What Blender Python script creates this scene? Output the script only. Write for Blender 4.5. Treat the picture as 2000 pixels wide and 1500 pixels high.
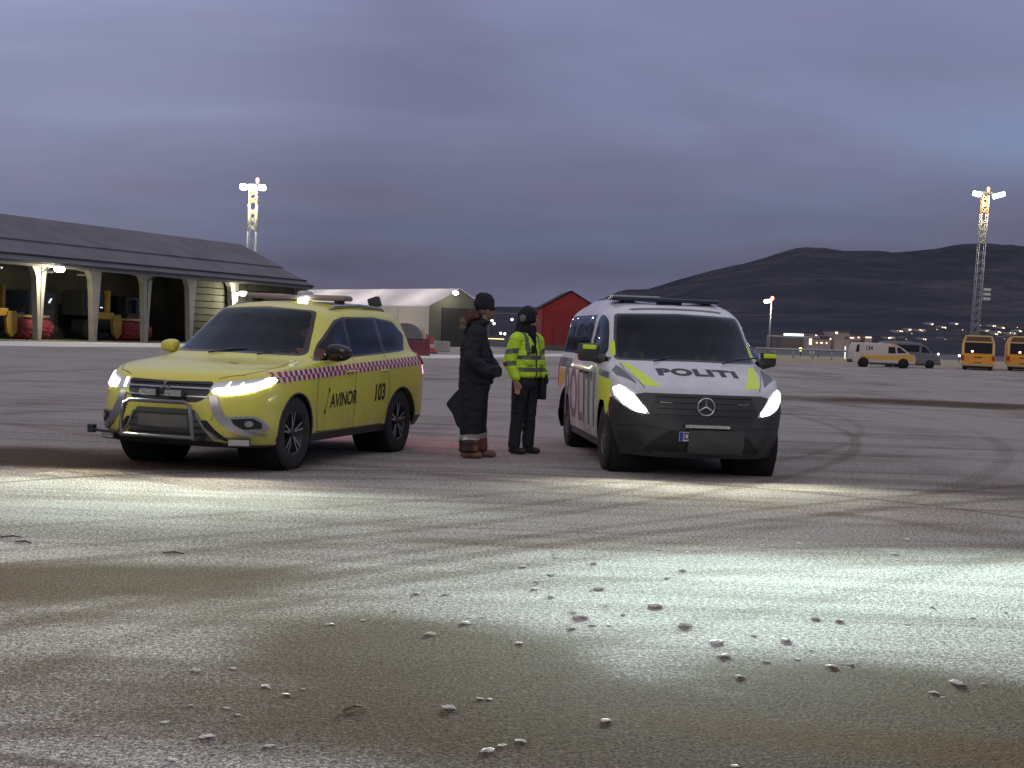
import bpy, bmesh, math, random
from mathutils import Vector, Matrix, noise
from mathutils.bvhtree import BVHTree
random.seed(7)
R = math.radians
S = bpy.context.scene
for o in list(bpy.data.objects): bpy.data.objects.remove(o)
COL = S.collection

# ------------------------------------------------------------------ camera
CAMH, FPX = 1.425, 2850.0
PITCH, ROLL = math.atan(100/2850), R(2.2)
Fw = Vector((0, math.cos(PITCH), -math.sin(PITCH)))
_r0 = Vector((1, 0, 0)); _u0 = _r0.cross(Fw)
Rt = _r0*math.cos(ROLL) + _u0*math.sin(ROLL)
Up = -_r0*math.sin(ROLL) + _u0*math.cos(ROLL)
CAM = Vector((0, 0, CAMH))
cam = bpy.data.cameras.new('camera'); camo = bpy.data.objects.new('camera', cam); COL.objects.link(camo)
m = Matrix((Rt, Up, -Fw)).transposed().to_4x4(); m.translation = CAM
camo.matrix_world = m
cam.sensor_width = 36; cam.lens = 36*FPX/2000; cam.clip_start = .1; cam.clip_end = 20000
S.camera = camo
S.render.resolution_x = 1024; S.render.resolution_y = 768

def gp(px, py, z=0.0):
    """point at height z seen at photo pixel (used to measure where things stand)"""
    d = Fw*FPX + Rt*(px-1000) - Up*(py-750)
    return CAM + d*((z-CAMH)/d.z)
def at(px, py, Y):
    d = Fw*FPX + Rt*(px-1000) - Up*(py-750)
    return CAM + d*(Y/d.y)

# ------------------------------------------------------------------ world: dusk sky with cloud sheets
W = bpy.data.worlds.new('World'); S.world = W; W.use_nodes = True
nt = W.node_tree; nt.nodes.clear()
def N(nt, t, **k):
    n = nt.nodes.new(t)
    for a, b in k.items():
        if a in n.inputs.keys() if hasattr(n.inputs, 'keys') else False: n.inputs[a].default_value = b
        else: setattr(n, a, b)
    return n
def L(nt, a, b): nt.links.new(a, b)
out = N(nt, 'ShaderNodeOutputWorld'); bg = N(nt, 'ShaderNodeBackground'); bg.inputs[1].default_value = 1.0
sky = N(nt, 'ShaderNodeTexSky'); sky.sky_type = 'NISHITA'; sky.sun_disc = False
sky.sun_elevation = R(-3.0); sky.sun_rotation = R(200)
skg = N(nt, 'ShaderNodeMixRGB', blend_type='MULTIPLY'); skg.inputs[0].default_value = 1; skg.inputs[2].default_value = (.08, .08, .08, 1)
L(nt, sky.outputs[0], skg.inputs[1])
tc = N(nt, 'ShaderNodeTexCoord'); sep = N(nt, 'ShaderNodeSeparateXYZ'); L(nt, tc.outputs['Generated'], sep.inputs[0])
# cloud plane coordinates: direction / (height + c) spreads the sheets towards the horizon
den = N(nt, 'ShaderNodeMath', operation='ADD'); L(nt, sep.outputs[2], den.inputs[0]); den.inputs[1].default_value = .16
dx = N(nt, 'ShaderNodeMath', operation='DIVIDE'); L(nt, sep.outputs[0], dx.inputs[0]); L(nt, den.outputs[0], dx.inputs[1])
dz = N(nt, 'ShaderNodeMath', operation='DIVIDE'); L(nt, sep.outputs[1], dz.inputs[0]); L(nt, den.outputs[0], dz.inputs[1])
cmb = N(nt, 'ShaderNodeCombineXYZ'); L(nt, dx.outputs[0], cmb.inputs[0]); L(nt, dz.outputs[0], cmb.inputs[1])
mp = N(nt, 'ShaderNodeMapping'); mp.inputs['Scale'].default_value = (.75, 1.0, 1); mp.inputs['Rotation'].default_value = (0, 0, R(-18)); mp.inputs['Location'].default_value = (2.2, .9, 0)
L(nt, cmb.outputs[0], mp.inputs[0])
n1 = N(nt, 'ShaderNodeTexNoise'); n1.inputs['Scale'].default_value = .9; n1.inputs['Detail'].default_value = 4; n1.inputs['Roughness'].default_value = .5; n1.inputs['Distortion'].default_value = .35
L(nt, mp.outputs[0], n1.inputs['Vector'])
rc = N(nt, 'ShaderNodeValToRGB'); e = rc.color_ramp.elements
e[0].position = .32; e[0].color = (.170, .168, .265, 1); e[1].position = .68; e[1].color = (.205, .250, .400, 1)
x = e.new(.5); x.color = (.200, .210, .335, 1)
L(nt, n1.outputs[0], rc.inputs[0])
# height gradient: dull violet bank low down, brighter above
gr = N(nt, 'ShaderNodeValToRGB'); e = gr.color_ramp.elements
e[0].position = 0.0; e[0].color = (.80, .80, .84, 1); e[1].position = .26; e[1].color = (1.20, 1.24, 1.30, 1)
x = e.new(.50); x.color = (2.5, 2.35, 1.75, 1)
x = e.new(.75); x.color = (2.9, 2.7, 1.95, 1)
for p, c in ((.018, (.72, .70, .70, 1)), (.045, (.56, .54, .53, 1)), (.085, (.72, .68, .66, 1)), (.14, (1.04, 1.13, 1.13, 1)), (.20, (1.08, 1.15, 1.18, 1))):
    x = e.new(p); x.color = c
L(nt, sep.outputs[2], gr.inputs[0])
mu = N(nt, 'ShaderNodeMixRGB', blend_type='MULTIPLY'); mu.inputs[0].default_value = 1
L(nt, rc.outputs[0], mu.inputs[1]); L(nt, gr.outputs[0], mu.inputs[2])
n2 = N(nt, 'ShaderNodeTexNoise'); n2.inputs['Scale'].default_value = 2.3; n2.inputs['Detail'].default_value = 3; L(nt, mp.outputs[0], n2.inputs['Vector'])
r2 = N(nt, 'ShaderNodeValToRGB'); e = r2.color_ramp.elements
e[0].position = .35; e[0].color = (.92, .93, .96, 1); e[1].position = .68; e[1].color = (1.08, 1.03, 1.03, 1)
L(nt, n2.outputs[0], r2.inputs[0])
mu2 = N(nt, 'ShaderNodeMixRGB', blend_type='MULTIPLY'); mu2.inputs[0].default_value = .55
L(nt, mu.outputs[0], mu2.inputs[1]); L(nt, r2.outputs[0], mu2.inputs[2])
ad = N(nt, 'ShaderNodeMixRGB', blend_type='ADD'); ad.inputs[0].default_value = 1
# paler afterglow low in the left of the sky
dt = N(nt, 'ShaderNodeVectorMath', operation='DOT_PRODUCT'); dt.inputs[1].default_value = Vector((-.36, .91, .20)).normalized(); nrm = N(nt, 'ShaderNodeVectorMath', operation='NORMALIZE'); L(nt, tc.outputs['Generated'], nrm.inputs[0]); L(nt, nrm.outputs[0], dt.inputs[0])
gl_ = N(nt, 'ShaderNodeMapRange'); gl_.interpolation_type = 'SMOOTHSTEP'; gl_.inputs[1].default_value = .955; gl_.inputs[2].default_value = 1.0; gl_.inputs[3].default_value = 0; gl_.inputs[4].default_value = 1; L(nt, dt.outputs['Value'], gl_.inputs[0])
gm = N(nt, 'ShaderNodeMixRGB', blend_type='MULTIPLY'); L(nt, gl_.outputs[0], gm.inputs[0]); L(nt, mu2.outputs[0], gm.inputs[1]); gm.inputs[2].default_value = (1.42, 1.46, 1.40, 1); mu2 = gm
L(nt, mu2.outputs[0], ad.inputs[1]); L(nt, skg.outputs[0], ad.inputs[2])
L(nt, ad.outputs[0], bg.inputs[0]); L(nt, bg.outputs[0], out.inputs[0])

# warm fill from behind the camera for unseen floodlights: one weak, very soft sun
sl = bpy.data.lights.new('sun', 'SUN'); sl.energy = .42; sl.angle = R(25); sl.color = (1, .80, .58)
so = bpy.data.objects.new('sun', sl); COL.objects.link(so); so.rotation_euler = (R(66), 0, R(-20))
S.view_settings.view_transform = 'Standard'; S.view_settings.look = 'None'; S.view_settings.exposure = 0; S.view_settings.gamma = 1

# ------------------------------------------------------------------ helpers
MATS = {}
def mat(name, col, rough=.6, metal=0, emit=None, es=1, bump=0, bscale=40, var=0, vscale=6, spec=.5, coat=0, alpha=1):
    if name in MATS: return MATS[name]
    M = bpy.data.materials.new(name); M.use_nodes = True; t = M.node_tree; b = t.nodes['Principled BSDF']
    b.inputs['Base Color'].default_value = (*col, 1); b.inputs['Roughness'].default_value = rough; b.inputs['Metallic'].default_value = metal
    b.inputs['Specular IOR Level'].default_value = spec
    if coat: b.inputs['Coat Weight'].default_value = coat; b.inputs['Coat Roughness'].default_value = .08
    if emit: b.inputs['Emission Color'].default_value = (*emit, 1); b.inputs['Emission Strength'].default_value = es
    tcn = N(t, 'ShaderNodeTexCoord')
    if var:
        nz = N(t, 'ShaderNodeTexNoise'); nz.inputs['Scale'].default_value = vscale; nz.inputs['Detail'].default_value = 6; L(t, tcn.outputs['Object'], nz.inputs['Vector'])
        rp = N(t, 'ShaderNodeMapRange'); rp.inputs[1].default_value = .3; rp.inputs[2].default_value = .7; rp.inputs[3].default_value = 1-var; rp.inputs[4].default_value = 1+var*.6
        L(t, nz.outputs[0], rp.inputs[0])
        mx = N(t, 'ShaderNodeMixRGB', blend_type='MULTIPLY'); mx.inputs[0].default_value = 1; mx.inputs[1].default_value = (*col, 1); L(t, rp.outputs[0], mx.inputs[2]); L(t, mx.outputs[0], b.inputs['Base Color'])
    if bump:
        nz = N(t, 'ShaderNodeTexNoise'); nz.inputs['Scale'].default_value = bscale; nz.inputs['Detail'].default_value = 4; L(t, tcn.outputs['Object'], nz.inputs['Vector'])
        bp = N(t, 'ShaderNodeBump'); bp.inputs['Strength'].default_value = bump; bp.inputs['Distance'].default_value = .01; L(t, nz.outputs[0], bp.inputs['Height']); L(t, bp.outputs[0], b.inputs['Normal'])
    MATS[name] = M; return M

def dirt_paint(name, col, dirt=(.16, .14, .13), zlo=.25, zhi=.95, amt=.5, rough=.28, topdirt=.04):
    """car paint with road grime that gathers low on the body"""
    M = mat(name, col, rough, coat=.25); t = M.node_tree; b = t.nodes['Principled BSDF']
    tcn = N(t, 'ShaderNodeTexCoord'); sp = N(t, 'ShaderNodeSeparateXYZ'); L(t, tcn.outputs['Object'], sp.inputs[0])
    mr = N(t, 'ShaderNodeMapRange'); mr.inputs[1].default_value = zlo; mr.inputs[2].default_value = zhi; mr.inputs[3].default_value = amt; mr.inputs[4].default_value = topdirt; L(t, sp.outputs[2], mr.inputs[0])
    nz = N(t, 'ShaderNodeTexNoise'); nz.inputs['Scale'].default_value = 5; nz.inputs['Detail'].default_value = 8; nz.inputs['Roughness'].default_value = .65; L(t, tcn.outputs['Object'], nz.inputs['Vector'])
    m1 = N(t, 'ShaderNodeMapRange'); m1.inputs[1].default_value = .3; m1.inputs[2].default_value = .7; m1.inputs[3].default_value = .35; m1.inputs[4].default_value = 1.4; L(t, nz.outputs[0], m1.inputs[0])
    mm = N(t, 'ShaderNodeMath', operation='MULTIPLY', use_clamp=True); L(t, mr.outputs[0], mm.inputs[0]); L(t, m1.outputs[0], mm.inputs[1])
    mx = N(t, 'ShaderNodeMixRGB'); mx.inputs[1].default_value = (*col, 1); mx.inputs[2].default_value = (*dirt, 1); L(t, mm.outputs[0], mx.inputs[0]); L(t, mx.outputs[0], b.inputs['Base Color'])
    r = N(t, 'ShaderNodeMapRange'); r.inputs[3].default_value = rough; r.inputs[4].default_value = .75; L(t, mm.outputs[0], r.inputs[0]); L(t, r.outputs[0], b.inputs['Roughness'])
    return M

def glass_mat(name, tint=(.25, .28, .3), through=.5):
    M = bpy.data.materials.new(name); M.use_nodes = True; t = M.node_tree; t.nodes.clear()
    o = N(t, 'ShaderNodeOutputMaterial'); tr = N(t, 'ShaderNodeBsdfTransparent'); tr.inputs[0].default_value = (*[c*through for c in tint], 1)
    gl = N(t, 'ShaderNodeBsdfGlossy'); gl.inputs['Roughness'].default_value = .04; gl.inputs[0].default_value = (.66, .74, .90, 1)
    fr = N(t, 'ShaderNodeFresnel'); fr.inputs[0].default_value = 1.33
    ms = N(t, 'ShaderNodeMixShader'); L(t, fr.outputs[0], ms.inputs[0]); L(t, tr.outputs[0], ms.inputs[1]); L(t, gl.outputs[0], ms.inputs[2]); L(t, ms.outputs[0], o.inputs[0])
    MATS[name] = M; return M

def tag(o, label=None, cat=None, group=None, kind=None):
    if label: o['label'] = label
    if cat: o['category'] = cat
    if group: o['group'] = group
    if kind: o['kind'] = kind
    return o
def thing(name, label, cat, loc=(0, 0, 0), rz=0, group=None, sc=1):
    o = bpy.data.objects.new(name, None); o.empty_display_size = .2; COL.objects.link(o); o.location = loc; o.rotation_euler = (0, 0, rz); o.scale = (sc,)*3
    return tag(o, label, cat, group)
def link(name, me, parent=None, loc=None):
    o = bpy.data.objects.new(name, me); COL.objects.link(o)
    if parent: o.parent = parent
    if loc is not None: o.location = loc
    return o
def obj(name, bm, mats, parent=None, smooth=False, loc=None, kind=None):
    me = bpy.data.meshes.new(name); bm.normal_update(); bm.to_mesh(me); bm.free()
    for m_ in (mats if isinstance(mats, (list, tuple)) else [mats]): me.materials.append(m_)
    if smooth:
        for p in me.polygons: p.use_smooth = True
        try: me.set_sharp_from_angle(angle=R(38))
        except Exception: pass
    o = link(name, me, parent, loc)
    if kind: o['kind'] = kind
    return o
def bx(bm, c, s, rot=None, bevel=0, mi=0):
    r = bmesh.ops.create_cube(bm, size=1)
    vs = r['verts']; M = Matrix.Diagonal((*s, 1))
    if rot is not None: M = rot.to_4x4() @ M
    M = Matrix.Translation(c) @ M
    bmesh.ops.transform(bm, matrix=M, verts=vs)
    fs = set(f for v in vs for f in v.link_faces)
    for f in fs: f.material_index = mi
    if bevel:
        es = list(set(e_ for f in fs for e_ in f.edges))
        bmesh.ops.bevel(bm, geom=es, offset=bevel, segments=2, affect='EDGES', profile=.6)
def box(name, c, s, m_, parent=None, rz=0, bevel=0, rot=None, smooth=False):
    bm = bmesh.new(); bx(bm, (0, 0, 0), s, bevel=bevel); o = obj(name, bm, m_, parent, smooth=smooth, loc=c); o.rotation_euler = rot if rot else (0, 0, rz); return o
def tube(bm, pts, r, seg=10, mi=0, cap=True):
    pts = [Vector(p) for p in pts]; rings = []
    rs = r if isinstance(r, (list, tuple)) else [r]*len(pts)
    pn = None
    for i, p in enumerate(pts):
        d = (pts[min(i+1, len(pts)-1)] - pts[max(i-1, 0)]).normalized()
        n = d.orthogonal().normalized() if pn is None else (pn - d*pn.dot(d)).normalized()
        pn = n; b = d.cross(n)
        rings.append([bm.verts.new(p + (n*math.cos(a) + b*math.sin(a))*rs[i]) for a in [2*math.pi*k/seg for k in range(seg)]])
    for a, b in zip(rings, rings[1:]):
        for k in range(seg):
            f = bm.faces.new((a[k], a[(k+1) % seg], b[(k+1) % seg], b[k])); f.material_index = mi; f.smooth = True
    if cap:
        for q in (rings[0][::-1], rings[-1]):
            f = bm.faces.new(q); f.material_index = mi
def lathe(bm, prof, axis='y', seg=32, center=(0, 0, 0), mi=0):
    """prof: list (r, h); revolve about axis"""
    rings = []
    for r_, h in prof:
        ring = []
        for k in range(seg):
            a = 2*math.pi*k/seg; c, s_ = r_*math.cos(a), r_*math.sin(a)
            v = {'y': (c, h, s_), 'z': (c, s_, h), 'x': (h, c, s_)}[axis]
            ring.append(bm.verts.new(Vector(center)+Vector(v)))
        rings.append(ring)
    for a, b in zip(rings, rings[1:]):
        for k in range(seg):
            f = bm.faces.new((a[k], a[(k+1) % seg], b[(k+1) % seg], b[k])); f.material_index = mi; f.smooth = True
def prism(bm, poly, z0, z1, M=None, mi=0):
    """poly in xy extruded z0..z1 then transformed"""
    a = [bm.verts.new((p[0], p[1], z0)) for p in poly]; b = [bm.verts.new((p[0], p[1], z1)) for p in poly]
    fs = [bm.faces.new(a[::-1]), bm.faces.new(b)]
    n = len(poly)
    for i in range(n): fs.append(bm.faces.new((a[i], a[(i+1) % n], b[(i+1) % n], b[i])))
    for f in fs: f.material_index = mi
    bmesh.ops.recalc_face_normals(bm, faces=fs)
    if M is not None: bmesh.ops.transform(bm, matrix=M, verts=a+b)
XZ = Matrix(((1, 0, 0, 0), (0, 0, 1, 0), (0, 1, 0, 0), (0, 0, 0, 1)))     # poly (x,z) extruded along y
YZ = Matrix(((0, 0, 1, 0), (1, 0, 0, 0), (0, 1, 0, 0), (0, 0, 0, 1)))     # poly (y,z) extruded along x
def copy_tree(o, parent=None):
    c = o.copy(); COL.objects.link(c); c.parent = parent
    for ch in list(o.children): copy_tree(ch, c)
    return c

# ---- smooth control-net surface
def cr(P, t):
    n = len(P)-1; i = min(int(t), n-1); f = t-i
    def tan(k):
        if k == 0: return P[1]-P[0]
        if k == n: return P[n]-P[n-1]
        a, b = P[k]-P[k-1], P[k+1]-P[k]
        la, lb = max(a.length, 1e-6), max(b.length, 1e-6)
        d = (a*lb/la + b*la/lb)/ (la+lb)          # chord weighted tangent direction per unit length
        return d
    a, b = P[i], P[i+1]; h = (b-a).length
    ta = tan(i); tb = tan(i+1)
    if i != 0: ta = ta*h
    if i+1 != n: tb = tb*h
    f2, f3 = f*f, f*f*f
    return a*(2*f3-3*f2+1) + ta*(f3-2*f2+f) + b*(-2*f3+3*f2) + tb*(f3-f2)
def net_surface(rows, nu, nv):
    """rows: list of rows of Vector; nu, nv samples per cell. Full body mirrored about y=0"""
    nr, nc = len(rows), len(rows[0])
    us = [i/nu for i in range((nc-1)*nu+1)]; vs_ = [i/nv for i in range((nr-1)*nv+1)]
    R1 = [[cr(r, u) for u in us] for r in rows]
    G = [[cr([R1[k][j] for k in range(nr)], v) for j in range(len(us))] for v in vs_]
    bm = bmesh.new()
    for sgn in (1, -1):
        V = [[bm.verts.new((p.x, max(p.y, 0)*sgn, p.z)) for p in g] for g in G]
        for a, b in zip(V, V[1:]):
            for j in range(len(us)-1):
                q = (a[j], a[j+1], b[j+1], b[j])
                f = bm.faces.new(q if sgn == 1 else q[::-1]); f.smooth = True
    bmesh.ops.remove_doubles(bm, verts=bm.verts, dist=.0008)
    bmesh.ops.recalc_face_normals(bm, faces=bm.faces)
    return bm
def pin(p, poly):
    c = False; n = len(poly); j = n-1
    for i in range(n):
        a, b = poly[i], poly[j]
        if (a[1] > p[1]) != (b[1] > p[1]) and p[0] < (b[0]-a[0])*(p[1]-a[1])/(b[1]-a[1])+a[0]: c = not c
        j = i
    return c
def cut_poly(bm, poly, ax, flt):
    """cut faces along a polygon seen along an axis; ax = (i, j) kept coordinates. flt(center) limits."""
    n = len(poly); i0, j0 = ax
    lo = (min(p[0] for p in poly)-.05, min(p[1] for p in poly)-.05); hi = (max(p[0] for p in poly)+.05, max(p[1] for p in poly)+.05)
    for k in range(n):
        a, b = poly[k], poly[(k+1) % n]
        el = math.hypot(b[0]-a[0], b[1]-a[1])
        if el < 1e-5: continue
        d = ((b[0]-a[0])/el, (b[1]-a[1])/el)
        fs = []
        for f in bm.faces:
            c = f.calc_center_median()
            p = (c[i0], c[j0])
            if not (lo[0] < p[0] < hi[0] and lo[1] < p[1] < hi[1]) or not flt(c): continue
            s_ = (p[0]-a[0])*d[0] + (p[1]-a[1])*d[1]
            o_ = abs(-(p[0]-a[0])*d[1] + (p[1]-a[1])*d[0])
            if -.08 < s_ < el+.08 and o_ < .08: fs.append(f)
        if not fs: continue
        no = [0, 0, 0]; no[i0] = -d[1]; no[j0] = d[0]
        co = [0, 0, 0]; co[i0] = a[0]; co[j0] = a[1]
        geom = list(set(v for f in fs for v in f.verts)) + list(set(e_ for f in fs for e_ in f.edges)) + fs
        bmesh.ops.bisect_plane(bm, geom=geom, plane_co=co, plane_no=no, dist=1e-5)
def take(bm, poly, ax, flt):
    """remove faces inside the polygon from bm and return them as a new bmesh"""
    fs = []
    for f in bm.faces:
        c = f.calc_center_median()
        if flt(c) and pin((c[ax[0]], c[ax[1]]), poly): fs.append(f)
    nb = bmesh.new(); mp_ = {}
    for f in fs:
        vs = []
        for v in f.verts:
            if v not in mp_: mp_[v] = nb.verts.new(v.co)
            vs.append(mp_[v])
        g = nb.faces.new(vs); g.smooth = True
    bmesh.ops.delete(bm, geom=fs, context='FACES')
    return nb
def rounded(poly, r, seg=4):
    """round the corners of a polygon"""
    out_ = []; n = len(poly)
    for i in range(n):
        p0, p, p1 = Vector(poly[i-1]), Vector(poly[i]), Vector(poly[(i+1) % n])
        a, b = (p0-p), (p1-p); ra = min(r, a.length*.45, b.length*.45)
        A, B = p+a.normalized()*ra, p+b.normalized()*ra
        for k in range(seg+1):
            t = k/seg; q = A*(1-t)**2 + p*2*t*(1-t) + B*t*t; out_.append((q.x, q.y))
    return out_
def flatmesh(poly, step):
    bm = bmesh.new(); vs = [bm.verts.new((p[0], p[1], 0)) for p in poly]; bm.faces.new(vs)
    bmesh.ops.triangulate(bm, faces=bm.faces); gridcut(bm, step); return bm
def gridcut(bm, step):
    xs = [v.co.x for v in bm.verts]; ys = [v.co.y for v in bm.verts]
    for k, (lo, hi) in enumerate(((min(xs), max(xs)), (min(ys), max(ys)))):
        n = int((hi-lo)/step)
        for i in range(1, n+1):
            co = [0, 0, 0]; co[k] = lo + (hi-lo)*i/(n+1); no = [0, 0, 0]; no[k] = 1
            bmesh.ops.bisect_plane(bm, geom=bm.verts[:]+bm.edges[:]+bm.faces[:], plane_co=co, plane_no=no, dist=1e-6)
def lay(bm, bvh, kind, side=1, off=.004, thick=.0):
    """drop a flat mesh on the body. kind 'side': (x,z) from +-y; 'front': (y,z) from +x; 'top': (x,y) from above"""
    dead = []
    bm.normal_update()
    info = {}
    for v in bm.verts:
        a, b = v.co.x, v.co.y
        if kind == 'side': o_, d = Vector((a, side*3, b)), Vector((0, -side, 0))
        elif kind == 'front': o_, d = Vector((4, a, b)), Vector((-1, 0, 0))
        elif kind == 'back': o_, d = Vector((-5, a, b)), Vector((1, 0, 0))
        else: o_, d = Vector((a, b, 4)), Vector((0, 0, -1))
        h = bvh.ray_cast(o_, d)
        if h[0] is None: dead.append(v); continue
        n_ = h[1] if h[1].dot(d) < 0 else -h[1]
        info[v] = (h[0], n_)
    for v, (p, n_) in info.items(): v.co = p + n_*(off+thick)
    if dead: bmesh.ops.delete(bm, geom=dead, context='VERTS')
    if thick and len(bm.faces):
        low = {v: bm.verts.new(info[v][0] - info[v][1]*.002) for v in list(bm.verts) if v in info}
        for e_ in [e_ for e_ in bm.edges if len(e_.link_faces) == 1]:
            a, b = e_.verts; f = bm.faces.new((a, b, low[b], low[a]))
            f.material_index = e_.link_faces[0].material_index
    bmesh.ops.recalc_face_normals(bm, faces=bm.faces)
    return bm
def decal(name, poly, bvh, kind, m_, parent, side=1, off=.003, thick=0, step=.05):
    bm = lay(flatmesh(poly, step), bvh, kind, side, off, thick)
    # make normals point away from the body centre
    return obj(name, bm, m_, parent, smooth=True)
def strip_poly(pts, w):
    """2D polyline with width(s) -> polygon"""
    pts = [Vector(p) for p in pts]; ws = w if isinstance(w, (list, tuple)) else [w]*len(pts); l_, r_ = [], []
    for i, p in enumerate(pts):
        d = (pts[min(i+1, len(pts)-1)]-pts[max(i-1, 0)]).normalized(); n_ = Vector((-d.y, d.x))
        l_.append(tuple(p+n_*ws[i]/2)); r_.append(tuple(p-n_*ws[i]/2))
    return l_ + r_[::-1]
def text_mesh(s, size, bold=0, sx=1.0, shear=0, step=.05, space=1.0):
    cu = bpy.data.curves.new('t', 'FONT'); cu.body = s; cu.size = size; cu.offset = bold; cu.shear = shear; cu.align_x = 'CENTER'; cu.align_y = 'CENTER'; cu.resolution_u = 5; cu.space_character = space
    o = bpy.data.objects.new('t', cu); COL.objects.link(o)
    dg = bpy.context.evaluated_depsgraph_get(); me = bpy.data.meshes.new_from_object(o.evaluated_get(dg))
    bm = bmesh.new(); bm.from_mesh(me); bpy.data.objects.remove(o); bpy.data.curves.remove(cu)
    for v in bm.verts: v.co.x *= sx
    bmesh.ops.triangulate(bm, faces=bm.faces)
    if step: gridcut(bm, step)
    return bm

# ---- figures: overlapping ellipsoids merged by a voxel remesh into one continuous skin
def blob(segs, voxel, smooth=6, wrinkle=0, wscale=9, seed=0):
    bm = bmesh.new()
    for s_ in segs:
        p0, p1, r0, r1 = Vector(s_[0]), Vector(s_[1]), s_[2], s_[3]
        r0 = Vector(r0) if not isinstance(r0, (int, float)) else Vector((r0,)*3); r1 = Vector(r1) if not isinstance(r1, (int, float)) else Vector((r1,)*3)
        d = (p1-p0).length; n_ = max(2, int(d/(min(min(r0), min(r1))*.42))+1)
        for i in range(n_):
            t = i/(n_-1); r = bmesh.ops.create_icosphere(bm, subdivisions=2, radius=1)
            q = p0.lerp(p1, t); rr = r0.lerp(r1, t)
            rotm = (s_[4].to_4x4() if len(s_) > 4 else Matrix())
            bmesh.ops.transform(bm, matrix=Matrix.Translation(q) @ rotm @ Matrix.Diagonal((*rr, 1)), verts=r['verts'])
    me = bpy.data.meshes.new('b'); bm.to_mesh(me); bm.free()
    o = bpy.data.objects.new('b', me); COL.objects.link(o)
    md = o.modifiers.new('r', 'REMESH'); md.mode = 'VOXEL'; md.voxel_size = voxel
    md2 = o.modifiers.new('s', 'SMOOTH'); md2.factor = .6; md2.iterations = smooth
    dg = bpy.context.evaluated_depsgraph_get(); m2 = bpy.data.meshes.new_from_object(o.evaluated_get(dg))
    bpy.data.objects.remove(o)
    bm = bmesh.new(); bm.from_mesh(m2); bpy.data.meshes.remove(m2)
    bm.normal_update()
    if wrinkle:
        dd = []
        for v in bm.verts:
            p = v.co*wscale + Vector((seed, seed*1.7, 0)); p.z *= 1.5
            q = v.co*wscale*2.3 + Vector((seed*3, 0, seed))
            w_ = (1-abs(noise.noise(p))*2)*.7 + (1-abs(noise.noise(q))*2)*.35
            dd.append(v.normal*wrinkle*(w_-.5))
        for v, d in zip(bm.verts, dd): v.co += d
    for f in bm.faces: f.smooth = True
    return bm
# ------------------------------------------------------------------ vehicle materials
M_yel = dirt_paint('yellow_paint', (.66, .62, .085), zlo=.2, zhi=.8, amt=.42, topdirt=.02)
M_wht = dirt_paint('white_paint', (.62, .62, .66), zlo=.3, zhi=1.5, amt=.50)
M_blk = mat('black_plastic', (.018, .019, .021), .5, bump=.1, bscale=60)
M_dgrey = mat('dark_grey_plastic', (.032, .036, .038), .55, var=.25, vscale=4)
M_trim = mat('gloss_black_trim', (.012, .012, .014), .2)
M_gap = mat('panel_gap', (.01, .01, .01), .8)
M_rub = mat('tyre_rubber', (.022, .022, .024), .85, bump=.5, bscale=55, var=.3, vscale=20)
M_well = mat('wheel_well', (.008, .008, .009), .9)
M_alloy = mat('dark_alloy', (.05, .05, .055), .35, metal=.6)
M_alloyb = mat('machined_alloy', (.55, .55, .56), .3, metal=.8)
M_steel = mat('steel_grey_rim', (.10, .10, .11), .45, metal=.5)
M_chr = mat('chrome', (.62, .62, .65), .16, metal=1)
M_satin = mat('satin_silver', (.34, .35, .37), .32, metal=.8)
M_red = mat('red_film', (.32, .015, .06), .45)
M_pinkw = mat('white_film', (.72, .60, .62), .45)
M_txt = mat('black_film', (.012, .012, .016), .5)
M_neon = mat('neon_yellow_film', (.60, .78, .03), .4)
M_redl = mat('red_lens', (.35, .01, .01), .15)
M_int = mat('cabin_dark', (.02, .02, .022), .8)
M_seat = mat('seat_fabric', (.035, .035, .04), .9)
M_lens = mat('lamp_glass', (.55, .58, .60), .08, spec=.8)
M_bulb = mat('headlamp_light', (1, 1, 1), .3, emit=(.90, 1.0, .93), es=9)
M_bulb2 = mat('headlamp_hot_core', (1, 1, 1), .3, emit=(.95, 1.0, .95), es=24)
M_ledg = mat('led_lens_grid', (.55, .55, .52), .25, metal=.3)
M_plate = mat('plate_white', (.6, .6, .6), .4)
M_blue = mat('plate_blue', (.01, .04, .30), .4)
M_amb = mat('amber_dome', (.30, .25, .235), .2)
M_clear = mat('clear_dome', (.36, .35, .37), .15)
G_suv = glass_mat('tinted_glass', (.60, .66, .74), .80)
G_van = glass_mat('van_glass', (.5, .62, .62), .46)
M_orange = mat('orange_jacket', (.85, .20, .05), .8)
M_skin = mat('skin', (.38, .21, .15), .6)
M_skind = mat('cold_skin', (.30, .19, .15), .6)

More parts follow.
